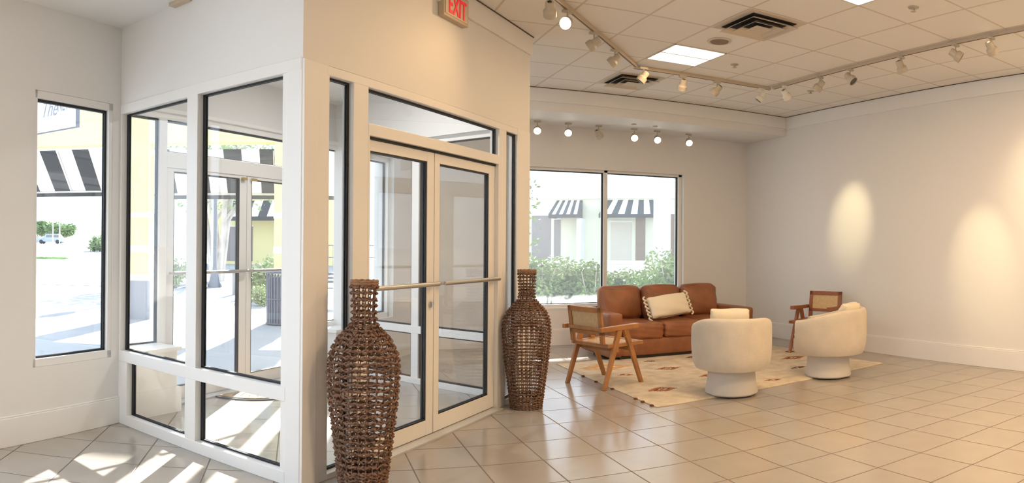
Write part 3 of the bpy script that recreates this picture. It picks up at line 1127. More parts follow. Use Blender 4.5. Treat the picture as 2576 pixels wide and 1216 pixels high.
# ---- exit sign on the wall above the inner doors
SIGNM = mat('exit_sign_housing', (0.55, 0.44, 0.31), rough=0.5)
REDM = mat('exit_red', (0.75, 0.02, 0.03), rough=0.5, emit=(1.0, 0.03, 0.05), estr=0.25)
ex = thing('exit_sign', 'beige exit sign with red letters high on the wall above the inner doors', 'exit sign', G(1.42, 0, 3.045), G.ang)
mb = MB()
mb.box(0.0, 0.36, -0.052, -0.0, 0, 0.205)
mb.build('sign_housing', SIGNM, ex, bevel=0.004)
mb = MB()
mb.box(0.02, 0.34, -0.056, -0.052, 0.018, 0.188)
mb.build('sign_face', mat('exit_sign_face', (0.66, 0.54, 0.41), rough=0.4), ex)
lettering('EXIT', REDM, ex, (0.185, -0.0585, 0.034), 0.19, sx=0.66, offset=0.003, center=True)

# ================================================================ ceiling fittings
TRACKM = mat('beige_track', (0.55, 0.46, 0.35), rough=0.5)
TRACKDK = mat('track_slot', (0.16, 0.12, 0.09), rough=0.7)
HEADM = mat('beige_lamp_housing', (0.50, 0.44, 0.35), rough=0.45)
HEADW = mat('white_lamp_housing', (0.80, 0.76, 0.68), rough=0.35)
LENS = mat('lit_lens', (1, 1, 1), rough=0.4, emit=(1.0, 0.93, 0.80), estr=9.0)
LENSOFF = mat('dark_lens', (0.06, 0.05, 0.045), rough=0.3)


def track(label, a, b, zt=ZC):
    p = Plane(a, Q=b)
    o = thing('lighting_track', label, 'track', (a[0], a[1], zt), p.ang)
    mb = MB()
    mb.box(0, p.L, -0.018, 0.018, -0.034, 0)
    mb.build('track_rail', TRACKM, o, bevel=0.002)
    mb = MB()
    mb.box(0.01, p.L - 0.01, -0.006, 0.006, -0.0365, -0.034)
    mb.build('track_slot', TRACKDK, o)
    return p


TA, TB = (0.35, 3.47), (3.43, 6.62)
TC_, TD = (3.43, 6.68), (5.29, 6.68)
TE, TF = (5.29, 6.62), (5.27, -2.4)
track('lighting track running diagonally along the exit wall', TA, TB)
track('short lighting track parallel to the far window', TC_, TD)
track('long lighting track running along the right wall', TE, TF)


def head(label, loc, aim, lit, power=0, color=SOFTWARM, size=38, drop=0.07, zt=ZC - 0.034, mats=None, group='track spotlights', scale=1.0):
    """spot head: adapter, stem, yoke, can, lens; loc = point on the track, aim = direction"""
    o = thing('track_spotlight', label, 'spotlight', (loc[0], loc[1], zt), 0, group)
    hm = mats or HEADM
    mb = MB()
    mb.box(-0.045 * scale, 0.045 * scale, -0.016, 0.016, -0.022, 0)
    mb.build('adapter', hm, o, bevel=0.002)
    mb = MB()
    mb.tube([(0, 0, -0.02), (0, 0, -drop)], 0.007, 8)
    mb.build('stem', hm, o)
    d = Vector(aim).normalized()
    c = Vector((0, 0, -drop - 0.03 * scale))
    q = d.to_track_quat('Z', 'Y').to_matrix()
    L, R0, R1 = 0.062 * scale, 0.036 * scale, 0.052 * scale
    prof = [(R0 * 0.5, -L), (R0 * 0.9, -L * 0.96), (R0, -L * 0.8), (R0, -L * 0.05), (R1, L * 0.25), (R1, L), (R1 * 0.93, L), (R1 * 0.9, L * 0.8)]
    mb = MB()
    mb.lathe(prof, n=22, caps=False)
    mb.v = [tuple(q @ Vector(v) + c) for v in mb.v]
    mb.build('can', hm, o, smooth=True)
    mb = MB()
    mb.lathe([(R1 * 0.92, L * 0.80), (R1 * 0.90, L * 0.86)], n=20)
    mb.v = [tuple(q @ Vector(v) + c) for v in mb.v]
    mb.build('lens', LENS if lit else LENSOFF, o)
    if power:
        ld = bpy.data.lights.new('spot_lamp', 'SPOT')
        ld.energy = power
        ld.color = color
        ld.spot_size = radians(size)
        ld.spot_blend = 1.0
        ld.shadow_soft_size = 0.03
        lo_ = bpy.data.objects.new('spot_lamp', ld)
        COL.objects.link(lo_)
        lo_.parent = o
        lo_.location = c + d * (L + 0.02)
        lo_.rotation_euler = (-d).to_track_quat('Z', 'Y').to_euler()
    return o


def on(p, s):
    v = p(s, 0, 0)
    return (v[0], v[1])


PT1, PT2, PT3 = Plane(TA, Q=TB), Plane(TC_, Q=TD), Plane(TE, Q=TF)
dn = G.nn
head('spotlight on the diagonal track with its back to the camera, next to the frame top', on(PT1, 2.15), (dn.x * -0.4, 0.7, -0.6), False)
head('lit spotlight on the diagonal track with a bright round lens', on(PT1, 2.50), (-0.55, -0.66, -0.38), True, 42, (1.0, 0.62, 0.28), 110)
head('unlit spotlight on the diagonal track after the lit one', on(PT1, 3.12), (-0.6, 0.5, -0.5), False)
head('unlit spotlight on the diagonal track, third after the lit one', on(PT1, 3.70), (-0.7, 0.5, -0.7), False)
head('pale spotlight at the junction of the diagonal track above the small air vent', (3.50, 6.58), (-0.5, 0.3, -0.8), False)
head('spotlight on the short track, second from its left end', on(PT2, 0.62), (0.15, 0.6, -0.9), False)
head('spotlight at the middle of the short track', on(PT2, 1.08), (-0.3, 0.7, -0.6), False)
head('bright white spotlight at the right end of the short track', on(PT2, 1.72), (-0.5, 0.3, -0.8), False, 30, SOFTWARM, 60, mats=HEADW)
head('white spotlight at the far end of the long track', (5.285, 6.38), (0.70, 0.16, -0.70), False, 110, (1.0, 0.84, 0.46), 29, mats=HEADW)
head('spotlight on the long track, second from its far end', (5.283, 5.78), (-0.3, 0.6, -0.7), False)
head('spotlight on the long track above the ceiling sprinkler', (5.28, 5.30), (0.2, -0.7, -0.7), False)
head('spotlight on the long track, mid way along the right wall', (5.28, 4.58), (0.59, 0.0, -0.81), False, 110, (1.0, 0.84, 0.46), 28)
head('spotlight on the long track, next nearer than the mid one', (5.277, 3.90), (0.5, -0.6, -0.5), False)
head('spotlight on the long track with a thin bright lens edge, near the right frame edge', (5.275, 3.50), (0.72, 0.05, -0.62), True, 60, (1.0, 0.83, 0.55), 60)
for i, yy in enumerate((2.6, 0.9, -1.0)):
    head('spotlight on the long track, out of the picture behind the camera', (5.27, yy), (0.5, 0.1, -0.8), True, 45, SOFTWARM, 80, group='track spotlights behind the camera')
# heads under the bulkhead
cols = ((3.08, 'first from the left'), (3.52, 'second from the left'), (3.97, 'third, unlit and turned aside'), (4.52, 'fourth from the left'), (4.89, 'fifth from the left'), (5.42, 'last on the right'))
for k, (x, w) in enumerate(cols):
    lit = k != 2
    head('spotlight under the bulkhead above the far window, ' + w, (x, 8.77), (-0.30, -0.80, -0.50) if lit else (0.6, 0.3, -0.6), lit, 16 if lit else 0, SOFTWARM, 85, drop=0.085, zt=3.04, group='spotlights under the bulkhead', scale=1.0)

# recessed troffers: 2 x 2 ft cells of the ceiling grid
TROFM = mat('troffer_lens', (1, 1, 1), rough=0.5, emit=(1.0, 0.98, 0.90), estr=1.5)
TROFE = mat('troffer_frame', (0.75, 0.72, 0.66), rough=0.5)


def troffer(label, i, j, power, color, zc=ZC):
    x0, y0 = 2.797 + (i + 0.01) * 0.6096, 4.546 + (j + 0.01) * 0.6096
    w = 0.6096 * 0.98
    o = thing('ceiling_light_panel', label, 'ceiling light', (x0 + w / 2, y0 + w / 2, zc))
    h = w / 2
    mb = MB()
    mb.box(-h, h, -h, -h + 0.012, -0.006, 0.0)
    mb.box(-h, h, h - 0.012, h, -0.006, 0.0)
    mb.box(-h, -h + 0.012, -h, h, -0.006, 0.0)
    mb.box(h - 0.012, h, -h, h, -0.006, 0.0)
    mb.box(-h, h, -0.008, 0.008, -0.006, 0.0)
    mb.build('frame', TROFE, o)
    for s in (-1, 1):
        mb = MB()
        mb.box(-h + 0.012, h - 0.012, min(s * 0.008, s * (h - 0.012)), max(s * 0.008, s * (h - 0.012)), -0.004, -0.001)
        mb.build('lens_panel', TROFM, o)
    area_light('panel_lamp', (0, 0, -0.012), (w * 0.95, w * 0.95), power, color, parent=o)
    return o


troffer('square white light panel in the ceiling between the round speaker and the small air vent', 1, 2, 18, SOFTWARM)
troffer('square white light panel cut by the top edge of the picture', 1, -2, 34, SOFTWARM)
for (i, j, p, c) in ((1, -6, 66, SOFTWARM), (4, -4, 38, SOFTWARM), (4, -8, 46, SOFTWARM)):
    troffer('square light panel in the ceiling behind the camera', i, j, p, c)['group'] = 'ceiling light panels behind the camera'

for j in (-6, -8):  # fill lights added out of view, cool light for the left walls
    troffer('added square cool fill light under the lowered ceiling, out of the picture', -10, j, 55, NEUTRAL, ZS)['group'] = 'added cool fill lights out of the picture'

VENTM = mat('vent_beige', (0.62, 0.54, 0.43), rough=0.5)
VENTDK = mat('vent_dark', (0.02, 0.016, 0.014), rough=0.8)


def vent(label, i, j):
    o = thing('air_vent', label, 'air vent', (2.797 + (i + .5) * 0.6096, 4.546 + (j + .5) * 0.6096, ZC))
    h = 0.285
    mb = MB()
    mb.box(-h, h, -h, h, -0.006, -0.001)
    mb.build('vent_plate', VENTM, o)
    mb = MB()
    mb.box(-0.235, 0.235, -0.235, 0.235, -0.010, -0.006)
    mb.build('duct_opening', VENTDK, o)
    for r0, r1, z0, z1 in ((0.245, 0.19, -0.012, -0.045), (0.165, 0.11, -0.014, -0.050), (0.085, 0.0, -0.02, -0.050)):
        mb = MB()
        V = [(sx * r, sy * r, z) for r, z in ((r0, z0), (r1, z1)) for sx, sy in ((-1, -1), (1, -1), (1, 1), (-1, 1))]
        V2 = [(x, y, z - 0.003) for x, y, z in V]
        f = []
        for k in range(4):
            q = (k + 1) % 4
            f += [(k, q, q + 4, k + 4), (k + 8, k + 12, q + 12, q + 8), (k, k + 8, q + 8, q), (k + 4, q + 4, q + 12, k + 12)]
        if r1 == 0.0:
            V = [(-r0, -r0, z1), (r0, -r0, z1), (r0, r0, z1), (-r0, r0, z1)]
            mb.box(-r0, r0, -r0, r0, z1, z1 + 0.004)
        else:
            # flared louvre: wide and low outside, so dark slots show between the rings
            V = [(sx * r, sy * r, z) for r, z in ((r1, z0), (r0, z1)) for sx, sy in ((-1, -1), (1, -1), (1, 1), (-1, 1))]
            V2 = [(x, y, z - 0.003) for x, y, z in V]
            mb.add(V + V2, f)
        mb.build('louvre', VENTM, o)
    return o


vent('large square air vent with nested louvres beyond the round ceiling speaker', 1, 0)
vent('square air vent partly hidden behind the track junction', 1, 4)
sp = thing('ceiling_speaker', 'round grey ceiling speaker beside the light panel', 'speaker', (2.797 + 1.5 * .6096, 4.546 + 1.5 * .6096, ZC))
mb = MB()
mb.lathe([(0.115, -0.002), (0.112, -0.010), (0.095, -0.012), (0.088, -0.008)], n=32)
mb.build('speaker_ring', VENTM, sp, smooth=True)
mb = MB()
mb.lathe([(0.088, -0.0085), (0.085, -0.013), (0.03, -0.014)], n=32)
mb.build('speaker_grille', mat('speaker_grille', (0.24, 0.17, 0.13), rough=0.8), sp)
for lab, i, j in (('small sprinkler rose beside the light panel', 2.5, 2.5), ('small sprinkler rose near the top edge of the picture', 2.53, -1.5), ('small sprinkler rose in the corner near the right wall', 4.9, 3.2)):
    s = thing('sprinkler', lab, 'sprinkler', (2.797 + i * .6096, 4.546 + j * .6096, ZC), 0, 'ceiling sprinklers')
    mb = MB()
    mb.lathe([(0.045, -0.001), (0.043, -0.006), (0.02, -0.010), (0.012, -0.012), (0.012, -0.03), (0.022, -0.032), (0.022, -0.035)], n=20)
    mb.build('sprinkler_rose', mat('sprinkler', (0.5, 0.43, 0.35), rough=0.5), s, smooth=True)
for x in (4.35, 4.68):
    s = thing('smoke_detector', 'small round fitting under the bulkhead, ' + ('left' if x < 4.5 else 'right') + ' of two', 'detector', (x, 8.45, 3.04), 0, 'fittings under the bulkhead')
    mb = MB()
    mb.lathe([(0.035, -0.001), (0.033, -0.012), (0.015, -0.018)], n=18)
    mb.build('detector_body', MATS['sprinkler'], s, smooth=True)
# small fixture at the lowered ceiling near the top left
em = thing('emergency_light', 'beige wall box at the top edge above the glazed side wall', 'emergency light', H(0.70, -0.04, 3.0), H.ang)
mb = MB()
mb.box(-0.02, 0.16, -0.02, 0.04, -0.005, 0.10)
mb.build('light_housing', SIGNM, em, bevel=0.004)
# downlight in the lobby ceiling
dl = thing('recessed_downlight', 'small bright downlight in the lobby ceiling seen through the transom', 'downlight', G(1.75, 0.9, 2.95))
mb = MB()
mb.lathe([(0.06, -0.001), (0.058, -0.008), (0.045, -0.010)], n=24)
mb.build('downlight_trim', TRIMPAINT, dl)
mb = MB()
mb.lathe([(0.043, -0.0105), (0.040, -0.012)], n=24)
mb.build('lens', LENS, dl)
area_light('panel_lamp', (0, 0, -0.02), (0.08, 0.08), 22, (1.0, 0.97, 0.95), parent=dl)

# ================================================================ outside
def gz(y):
    return 0.0 if y < 32 else (y - 32) * 0.0145


CONC = mat('pale_concrete', (0.36, 0.35, 0.345), rough=0.85, noise=0.05, nscale=1.5, coord='Object')
ASPH = mat('bleached_asphalt', (0.27, 0.28, 0.30), rough=0.9, noise=0.08, nscale=0.8)
YEL = mat('yellow_stucco', (0.80, 0.70, 0.34), rough=0.85, bump=0.15, bscale=60)
PALEYEL = mat('pale_yellow_stucco', (0.72, 0.70, 0.55), rough=0.85)
WHT = mat('white_stucco', (0.82, 0.82, 0.80), rough=0.8)
GRYB = mat('grey_stucco', (0.30, 0.30, 0.33), rough=0.85)
AWB = mat('black_canvas', (0.035, 0.038, 0.045), rough=0.8)
AWW = mat('white_canvas', (0.80, 0.80, 0.78), rough=0.8)
DARKM = mat('dark_painted_metal', (0.09, 0.10, 0.14), rough=0.5)
BARK = mat('pale_bark', (0.50, 0.46, 0.43), rough=0.9, noise=0.2, nscale=3)
LEAF = mat('leaf_green', (0.20, 0.30, 0.10), rough=0.7, noise=0.4, nscale=3)
LEAF2 = mat('leaf_pale_green', (0.30, 0.38, 0.18), rough=0.7, noise=0.35, nscale=2)

mb = MB()
ys = [9.2, 12, 20, 32, 60, 100, 150, 260]
xs = [-260, -60, 0, 60, 260]
o_ = {}
V, Fc = [], []
for y in ys:
    for x in xs:
        V.append((x, y, gz(y) - 0.012))
for j in range(len(ys) - 1):
    for i in range(len(xs) - 1):
        a = j * len(xs) + i
        Fc.append((a, a + 1, a + 1 + len(xs), a + len(xs)))
mb.add(V, Fc)
mb.add([(-260, -60, -0.012), (-10.5, -60, -0.012), (-9.0, -2.0, -0.012), (CORNER[0], 9.2, -0.012), (-260, 9.2, -0.012)], [(0, 1, 2, 3, 4)])
struct(mb.build('ground', CONC), 'pale sunlit paving outside the shop')
mb = MB()
mb.add([(-200, 18.5, 0.0), (-3.6, 21.5, 0.0), (-3.6, 32, gz(32)), (-10, 60, gz(60)), (-10, 120, gz(120)), (-220, 120, gz(120)), (-220, 60, gz(60)), (-200, 32, gz(32))],
       [(0, 1, 2, 7), (7, 2, 3, 6), (6, 3, 4, 5)])
struct(mb.build('road', ASPH), 'bleached parking area beyond the arcade')

# arcade wall facing the shop: header, piers with white bands and grey foot
AY0, AY1 = 12.5, 12.86
mb = MB()
mb.box(-13, 0.55, AY0, AY1, 3.20, 4.05)
struct(mb.build('wall_arcade', YEL), 'yellow stucco header wall above the striped awnings')
PIERS = ((-8.1, -7.6), (-3.16, -2.72), (-0.46, 0.12))
for x0, x1 in PIERS:
    o = thing('arcade_pier', {-8.1: 'yellow pier out of sight to the far left', -3.16: 'yellow banded pier seen through the glazed side wall', -0.46: 'yellow banded pier behind the slatted trash can'}[x0], 'pier', ((x0 + x1) / 2, AY0, 0))
    o['kind'] = 'structure'
    h = (x1 - x0) / 2
    d = AY1 - AY0
    mb = MB()
    mb.box(-h, h, 0, d, 0.70, 3.2)
    mb.build('shaft', YEL, o)
    mb = MB()
    for z0, z1 in ((0.69, 0.80), (1.21, 1.335), (1.84, 1.94)):
        mb.box(-h - 0.012, h + 0.012, -0.012, d + 0.012, z0, z1)
    mb.build('band', WHT, o)
    mb = MB()
    mb.box(-h - 0.02, h + 0.02, -0.02, d + 0.02, -0.012, 0.69)
    mb.build('pier_foot', GRYB, o)


def awning(label, x0, x1, y, ztop, zbot, out, sw, off=0.0, name='striped_awning', val=0.12):
    o = thing(name, label, 'awning', ((x0 + x1) / 2, y, ztop), 0, 'black and white striped awnings of the arcade')
    mb = MB()
    cx = (x0 + x1) / 2
    x, k = x0, 0
    first = sw * (1 - off)
    while x < x1 - 1e-3:
        e = min(x1, x + (first if k == 0 else sw))
        P = [(x - cx, 0, 0), (e - cx, 0, 0), (e - cx, out, zbot - ztop), (x - cx, out, zbot - ztop)]
        mb.add(P + [(a, b + 0.003, c + 0.004) for a, b, c in P], [(0, 1, 2, 3), (4, 7, 6, 5)], k % 2)
        x = e
        k += 1
    mb.build('canopy', [AWB, AWW], o)
    mb = MB()
    mb.box(x0 - cx, x1 - cx, out - 0.01, out + 0.02, zbot - ztop - val, zbot - ztop - 0.045)
    mb.build('valance', AWB, o)
    mb = MB()
    for zz in (zbot - ztop - 0.01, zbot - ztop - 0.035):
        mb.tube([(x0 - cx, out, zz), (x1 - cx, out, zz)], 0.012, 6)
    x = x0 + 0.02
    while x < x1:
        mb.tube([(x - cx, 0.01, -0.02), (x - cx, out, zbot - ztop - 0.02)], 0.010, 6)
        x += (x1 - x0 - 0.04) / max(1, round((x1 - x0) / 1.3))
    mb.build('awning_frame', ALU_SILVER, o)
    return o


awning('striped awning seen through the left window below the hanging sign', -7.55, -3.18, AY1, 3.17, 2.45, 0.92, 0.335, 0.45)
awning('striped awning seen through the outer glass doors', -2.70, -0.48, AY1, 3.12, 2.38, 0.92, 0.335, 0.2)
awning('striped awning seen through the narrow right sidelight of the outer doors', 0.14, 0.80, AY1, 3.12, 2.38, 0.92, 0.335)

# hanging blade sign
s0 = Vector((*at(190, 7.42), 0))
s1 = Vector((*at(88, 7.95), 0))
sd_ = (s1 - s0).normalized()
hs = thing('hanging_sign', 'white hanging blade sign with a dark edge, seen through the left window', 'sign', (s0.x, s0.y, 2.60), atan2(-sd_.y, -sd_.x))
mb = MB()
mb.box(-1.15, -0.0, 0.0, 0.045, 0.0, 0.62)
mb.build('sign_edge', mat('sign_dark_edge', (0.10, 0.11, 0.15), rough=0.5), hs)
mb = MB()
mb.box(-1.148, -0.012, -0.006, 0.0, 0.006, 0.614)
mb.build('sign_panel', mat('sign_white', (0.88, 0.88, 0.88), rough=0.4), hs)
SGT = mat('sign_grey_lettering', (0.22, 0.23, 0.25), rough=0.5)
for body, x, z, sz, sh, sx in (('The', -0.60, 0.17, 0.25, 0.45, 0.72), ('NEW', -0.31, 0.20, 0.24, 0.0, 0.42)):
    lettering(body, SGT, hs, (x, -0.0075, z), sz, sx=sx, shear=sh, extrude=0.001)

# slatted trash can
tx, ty = at(704, 12.12)
tr = thing('trash_can', 'dark slatted metal trash can outside the outer doors', 'trash can', (tx, ty, -0.012))
mb = MB()
mb.lathe([(0.19, 0.04), (0.205, 0.3), (0.205, 0.80), (0.19, 0.82)], n=24)
mb.build('liner', mat('liner_grey', (0.08, 0.09, 0.11), rough=0.6), tr, smooth=True)
for k in range(26):
    a = 2 * pi * k / 26
    mb = MB()
    mb.bar((0.215 * cos(a), 0.215 * sin(a), 0.03), (0.232 * cos(a), 0.232 * sin(a), 0.86), 0.03, 0.008, up=(cos(a), sin(a), 0))
    mb.build('slat', DARKM, tr)
for z, r in ((0.03, 0.222), (0.45, 0.230), (0.90, 0.24)):
    mb = MB()
    mb.tube([(r * cos(2 * pi * i / 32), r * sin(2 * pi * i / 32), z) for i in range(32)], 0.014, 6, closed=True)
    mb.build('ring', DARKM, tr, smooth=True)

# lamp post
lx, ly = at(541, 22.4)
lp = thing('lamp_post', 'slim dark lamp post with a bell base beyond the outer doors', 'lamp post', (lx, ly, -0.012))
mb = MB()
mb.lathe([(0.24, 0), (0.24, 0.08), (0.19, 0.14), (0.13, 0.40), (0.075, 0.58), (0.06, 0.66)], n=16)
mb.build('base', DARKM, lp, smooth=True)
mb = MB()
mb.tube([(0, 0, 0.6), (0, 0, 4.4)], [0.06, 0.045], 10)
mb.build('pole', DARKM, lp, smooth=True)
mb = MB()
mb.lathe([(0.05, 4.4), (0.16, 4.5), (0.20, 4.9), (0.05, 5.1)], n=14)
mb.build('lantern', AWW, lp, smooth=True)


def leaves(mb, c, r, n, size, rnd, flat=1.0, mi=0):
    for _ in range(n):
        while True:
            p = Vector((rnd.uniform(-1, 1), rnd.uniform(-1, 1), rnd.uniform(-1, 1)))
            if 0.35 < p.length < 1:
                break
        p = Vector((p.x * r[0], p.y * r[1], p.z * r[2])) + Vector(c)
        a = Vector((rnd.uniform(-1, 1), rnd.uniform(-1, 1), rnd.uniform(-.6, .6))).normalized()
        b = a.cross(Vector((rnd.uniform(-1, 1), rnd.uniform(-1, 1), rnd.uniform(-1, 1)))).normalized()
        s = size * rnd.uniform(0.6, 1.3)
        mb.add([p - a * s, p - b * s * 0.45, p + a * s, p + b * s * 0.45], [(0, 1, 2, 3)], mi)


def tree(label, name, x, y, stems, h, crown, nleaf, seed, leaf=LEAF, lsz=0.09, group=None, rad=0.09):
    rnd = random.Random(seed)
    o = thing(name, label, 'tree', (x, y, gz(y) - 0.012), 0, group)
    mb = MB()
    tips = []
    for k in range(stems):
        a = 2 * pi * k / stems + rnd.uniform(-.3, .3)
        sp = rnd.uniform(0.5, 1.0) * crown * 0.45
        pts, rr = [], []
        for i in range(8):
            t = i / 7
            pts.append((cos(a) * (0.08 + sp * t ** 1.3) + 0.06 * sin(5 * t + k), sin(a) * (0.08 + sp * t ** 1.3) + 0.05 * cos(4 * t + k), t * h))
            rr.append(rad * (1 - 0.75 * t))
        mb.tube(pts, rr, 8)
        tips.append(pts[-1])
        for q in (3, 4, 5):
            b = a + rnd.uniform(-1.4, 1.4)
            p = Vector(pts[q])
            e = p + Vector((cos(b) * 0.7, sin(b) * 0.7, 1.1)) * (crown * 0.4)
            mb.tube([p, (p + e) / 2 + Vector((0.05, 0, -0.05)), e], [rad * .5, rad * .35, rad * .12], 6)
            tips.append(tuple(e))
    mb.build('trunk', BARK, o, smooth=True)
    mb = MB()
    for t in tips:
        leaves(mb, t, (crown * .45, crown * .45, crown * .35), nleaf // len(tips), lsz, rnd)
    mb.build('crown', leaf, o)
    return o


def shrub(label, x, y, r, h, n, seed, leaf=LEAF, name='shrub', lsz=0.05, group=None, sx=1.0, z=None):
    rnd = random.Random(seed)
    o = thing(name, label, 'shrub', (x, y, gz(y) - 0.012), rnd.uniform(0, 3), group)
    o.rotation_euler = (0, 0, 0)
    mb = MB()
    for k in range(7):
        a = 2 * pi * k / 7
        mb.tube([(0, 0, 0), (cos(a) * r * .3, sin(a) * r * .3, h * .4), (cos(a) * r * .6, sin(a) * r * .6, h * .8)], [0.02, 0.014, 0.006], 5)
    mb.build('stem', BARK, o)
    mb = MB()
    # dense inner mass so the plant has a body, then loose leaves round it
    m2 = MB()
    for i in range(9):
        c = (rnd.uniform(-.5, .5) * r * sx, rnd.uniform(-.5, .5) * r, h * (0.22 + 0.40 * i / 8))
        leaves(mb, c, (r * .75 * sx, r * .6, h * (.22 + .16 * i / 8)), n // 9, lsz, rnd)
    mb.build('foliage', leaf, o)
    return o


x, y = at(548, 26.0)
tree('pale multi stemmed tree behind the slim lamp post', 'street_tree', x, y, 7, 5.2, 3.0, 2600, 4, LEAF2, 0.10, rad=0.15)
x, y = at(668, 17.5)
shrub('bright green leafy shrub left of the trash can', x, y, 0.55, 1.15, 2200, 5, LEAF2, lsz=0.06)
x, y = at(655, 15.8)
shrub('small low shrub growing beside the trash can', x, y, 0.28, 0.5, 900, 6, LEAF2, lsz=0.035)
x, y = at(446, 22.0)
shrub('thin pale shrub seen left of the middle post of the glazed side wall', x, y, 0.6, 0.95, 1500, 7, LEAF2, lsz=0.06)
x, y = at(592, 19.2)
bo = thing('bollard', 'short grey square bollard behind the outer doors', 'bollard', (x, y, -0.012))
mb = MB()
mb.box(-0.07, 0.07, -0.07, 0.07, 0, 0.58)
mb.box(-0.085, 0.085, -0.085, 0.085, 0.58, 0.64)
mb.build('post', GRYB, bo, bevel=0.008)

# bench and railing seen in the narrow sidelight
x, y = at(836, 15.6)
bn = thing('outdoor_bench', 'dark metal bench outside, seen in the narrow sidelight', 'bench', (x, y, -0.012), 0.25)
mb = MB()
for k in range(5):
    mb.box(-0.8, 0.8, -0.22 + k * 0.09, -0.15 + k * 0.09, 0.42, 0.45)
mb.build('seat', DARKM, bn)
mb = MB()
for k in range(3):
    mb.box(-0.8, 0.8, 0.23, 0.25, 0.52 + k * 0.09, 0.58 + k * 0.09)
mb.build('backrest', DARKM, bn)
for sx in (-0.7, 0.7):
    mb = MB()
    mb.bar((sx, -0.2, 0), (sx, -0.2, 0.42), 0.05, 0.05)
    mb.bar((sx, 0.2, 0), (sx, 0.24, 0.78), 0.05, 0.05)
    mb.build('leg', DARKM, bn)
x, y = at(838, 29.0)
rl = thing('metal_railing', 'dark metal railing far behind the bench', 'railing', (x, y, 0.0), 0.2)
mb = MB()
mb.tube([(-2, 0, 1.35), (2, 0, 1.35)], 0.025, 6)
mb.tube([(-2, 0, 0.85), (2, 0, 0.85)], 0.02, 6)
for k in range(21):
    mb.tube([(-2 + k * 0.2, 0, 0), (-2 + k * 0.2, 0, 1.35)], 0.012, 5)
mb.build('rails', DARKM, rl)


# buildings
def building(label, name, x, y, rz, w, d, h, m, wins=(), bands=(), cornice=True):
    o = thing(name, label, 'building', (x, y, gz(y) - 0.012), rz)
    mb = MB()
    mb.box(-w / 2, w / 2, 0, d, 0, h)
    mb.build('wall', m, o)
    if cornice:
        mb = MB()
        mb.box(-w / 2 - .1, w / 2 + .1, -.1, d + .1, h - 0.02, h + 0.12)
        mb.build('parapet', WHT, o)
    for (x0, x1, z0, z1, mm) in wins:
        mb = MB()
        mb.box(x0, x1, -0.02, 0.05, z0, z1)
        f = mb.build('shopfront', mm, o)
        mb = MB()
        mb.box(x0 - .05, x1 + .05, -0.05, 0.02, z1, z1 + .06)
        mb.build('window_frame', WHT, f)
    for z0, z1 in bands:
        mb = MB()
        mb.box(-w / 2 - .02, w / 2 + .02, -0.03, 0, z0, z1)
        mb.build('band', WHT, o)
    return o


SHOP = mat('shopfront_dark', (0.22, 0.19, 0.19), rough=0.5)
SHOPB = mat('shopfront_brown', (0.20, 0.13, 0.10), rough=0.5)
f0, f1 = Vector(at(1330, 27.0)), Vector(at(1730, 26.0))
fd = (f1 - f0).normalized()
fw = (f1 - f0).length
mid = (f0 + f1) / 2
rzz = atan2(fd.y, fd.x)


def fx(px):                       # coordinate along the shopfront row under a picture column
    t = (px - 1330) / 400 * fw
    return t - fw / 2


building('long pale yellow shop building with two striped awnings, seen through the far window', 'shop_building', mid.x, mid.y, rzz, fw + 5, 8, 3.2, PALEYEL,
         wins=((fx(1338), fx(1388), 0.4, 2.55, SHOP), (fx(1396), fx(1413), 0.4, 2.4, SHOP), (fx(1602), fx(1626), 0.5, 2.5, SHOPB), (fx(1671), fx(1716), 0.3, 2.6, SHOPB), (fx(1540), fx(1592), 0.5, 2.3, mat('shopfront_cream', (0.55, 0.50, 0.42), rough=0.5))),
         )


def awning_far(label, x0, x1, out, side):
    P = lambda a, b: (mid.x + fd.x * a - (-fd.y) * b, mid.y + fd.y * a - fd.x * b)
    o = thing('shop_awning', label, 'awning', (*P((x0 + x1) / 2, 0), 0), rzz, 'awnings of the shop building')
    h = (x1 - x0) / 2
    mb = MB()
    n = 9
    for k in range(n):
        a, b = -h + 2 * h * k / n, -h + 2 * h * (k + 1) / n
        sh0, sh1 = (0.55 if side > 0 else 0), (0.55 if side < 0 else 0)
        ta = -h + sh1 * 1 + (2 * h - sh0 - sh1) * k / n if False else a * 0.82
        tb = b * 0.82
        mb.add([(ta, 0, 3.12), (tb, 0, 3.12), (b, -out, 2.55), (a, -out, 2.55)], [(0, 1, 2, 3)], k % 2)
        mb.add([(a, -out, 2.55), (b, -out, 2.55), (b, -out, 2.42), (a, -out, 2.42)], [(0, 1, 2, 3)], 0)
    for s in (-1, 1):
        mb.add([(s * h * .82, 0, 3.12), (s * h, -out, 2.55), (s * h, -out, 2.42), (s * h * .82, 0, 2.42)], [(0, 1, 2, 3)], 0)
    mb.build('canopy', [AWB, AWW], o)
    return o


awning_far('striped awning left of the middle post of the far window', fx(1396), fx(1476), 0.9, -1)
awning_far('striped awning right of the middle post of the far window', fx(1520), fx(1660), 0.9, 1)
mb = MB()
mb.box(fx(1462), fx(1474), -0.62, 0, 0.55, 2.42)
_o = mb.build('white_pillar', WHT)
_o.location = (mid.x, mid.y, 0)
_o.rotation_euler = (0, 0, rzz)
tag(_o, 'white square pillar under the left striped awning of the shop building', 'pillar')

mb = MB()
mb.box(2.3, 10.5, 9.34, 14.7, 3.40, 3.62)  # roof and posts added out of view to keep sun out of the far window
for px_ in (8.2, 10.3):
    mb.box(px_ - 0.15, px_ + 0.15, 14.3, 14.6, -0.01, 3.40)
struct(mb.build('sun_block_roof', WHT), 'unseen flat roof added outside the far window to block the sun')
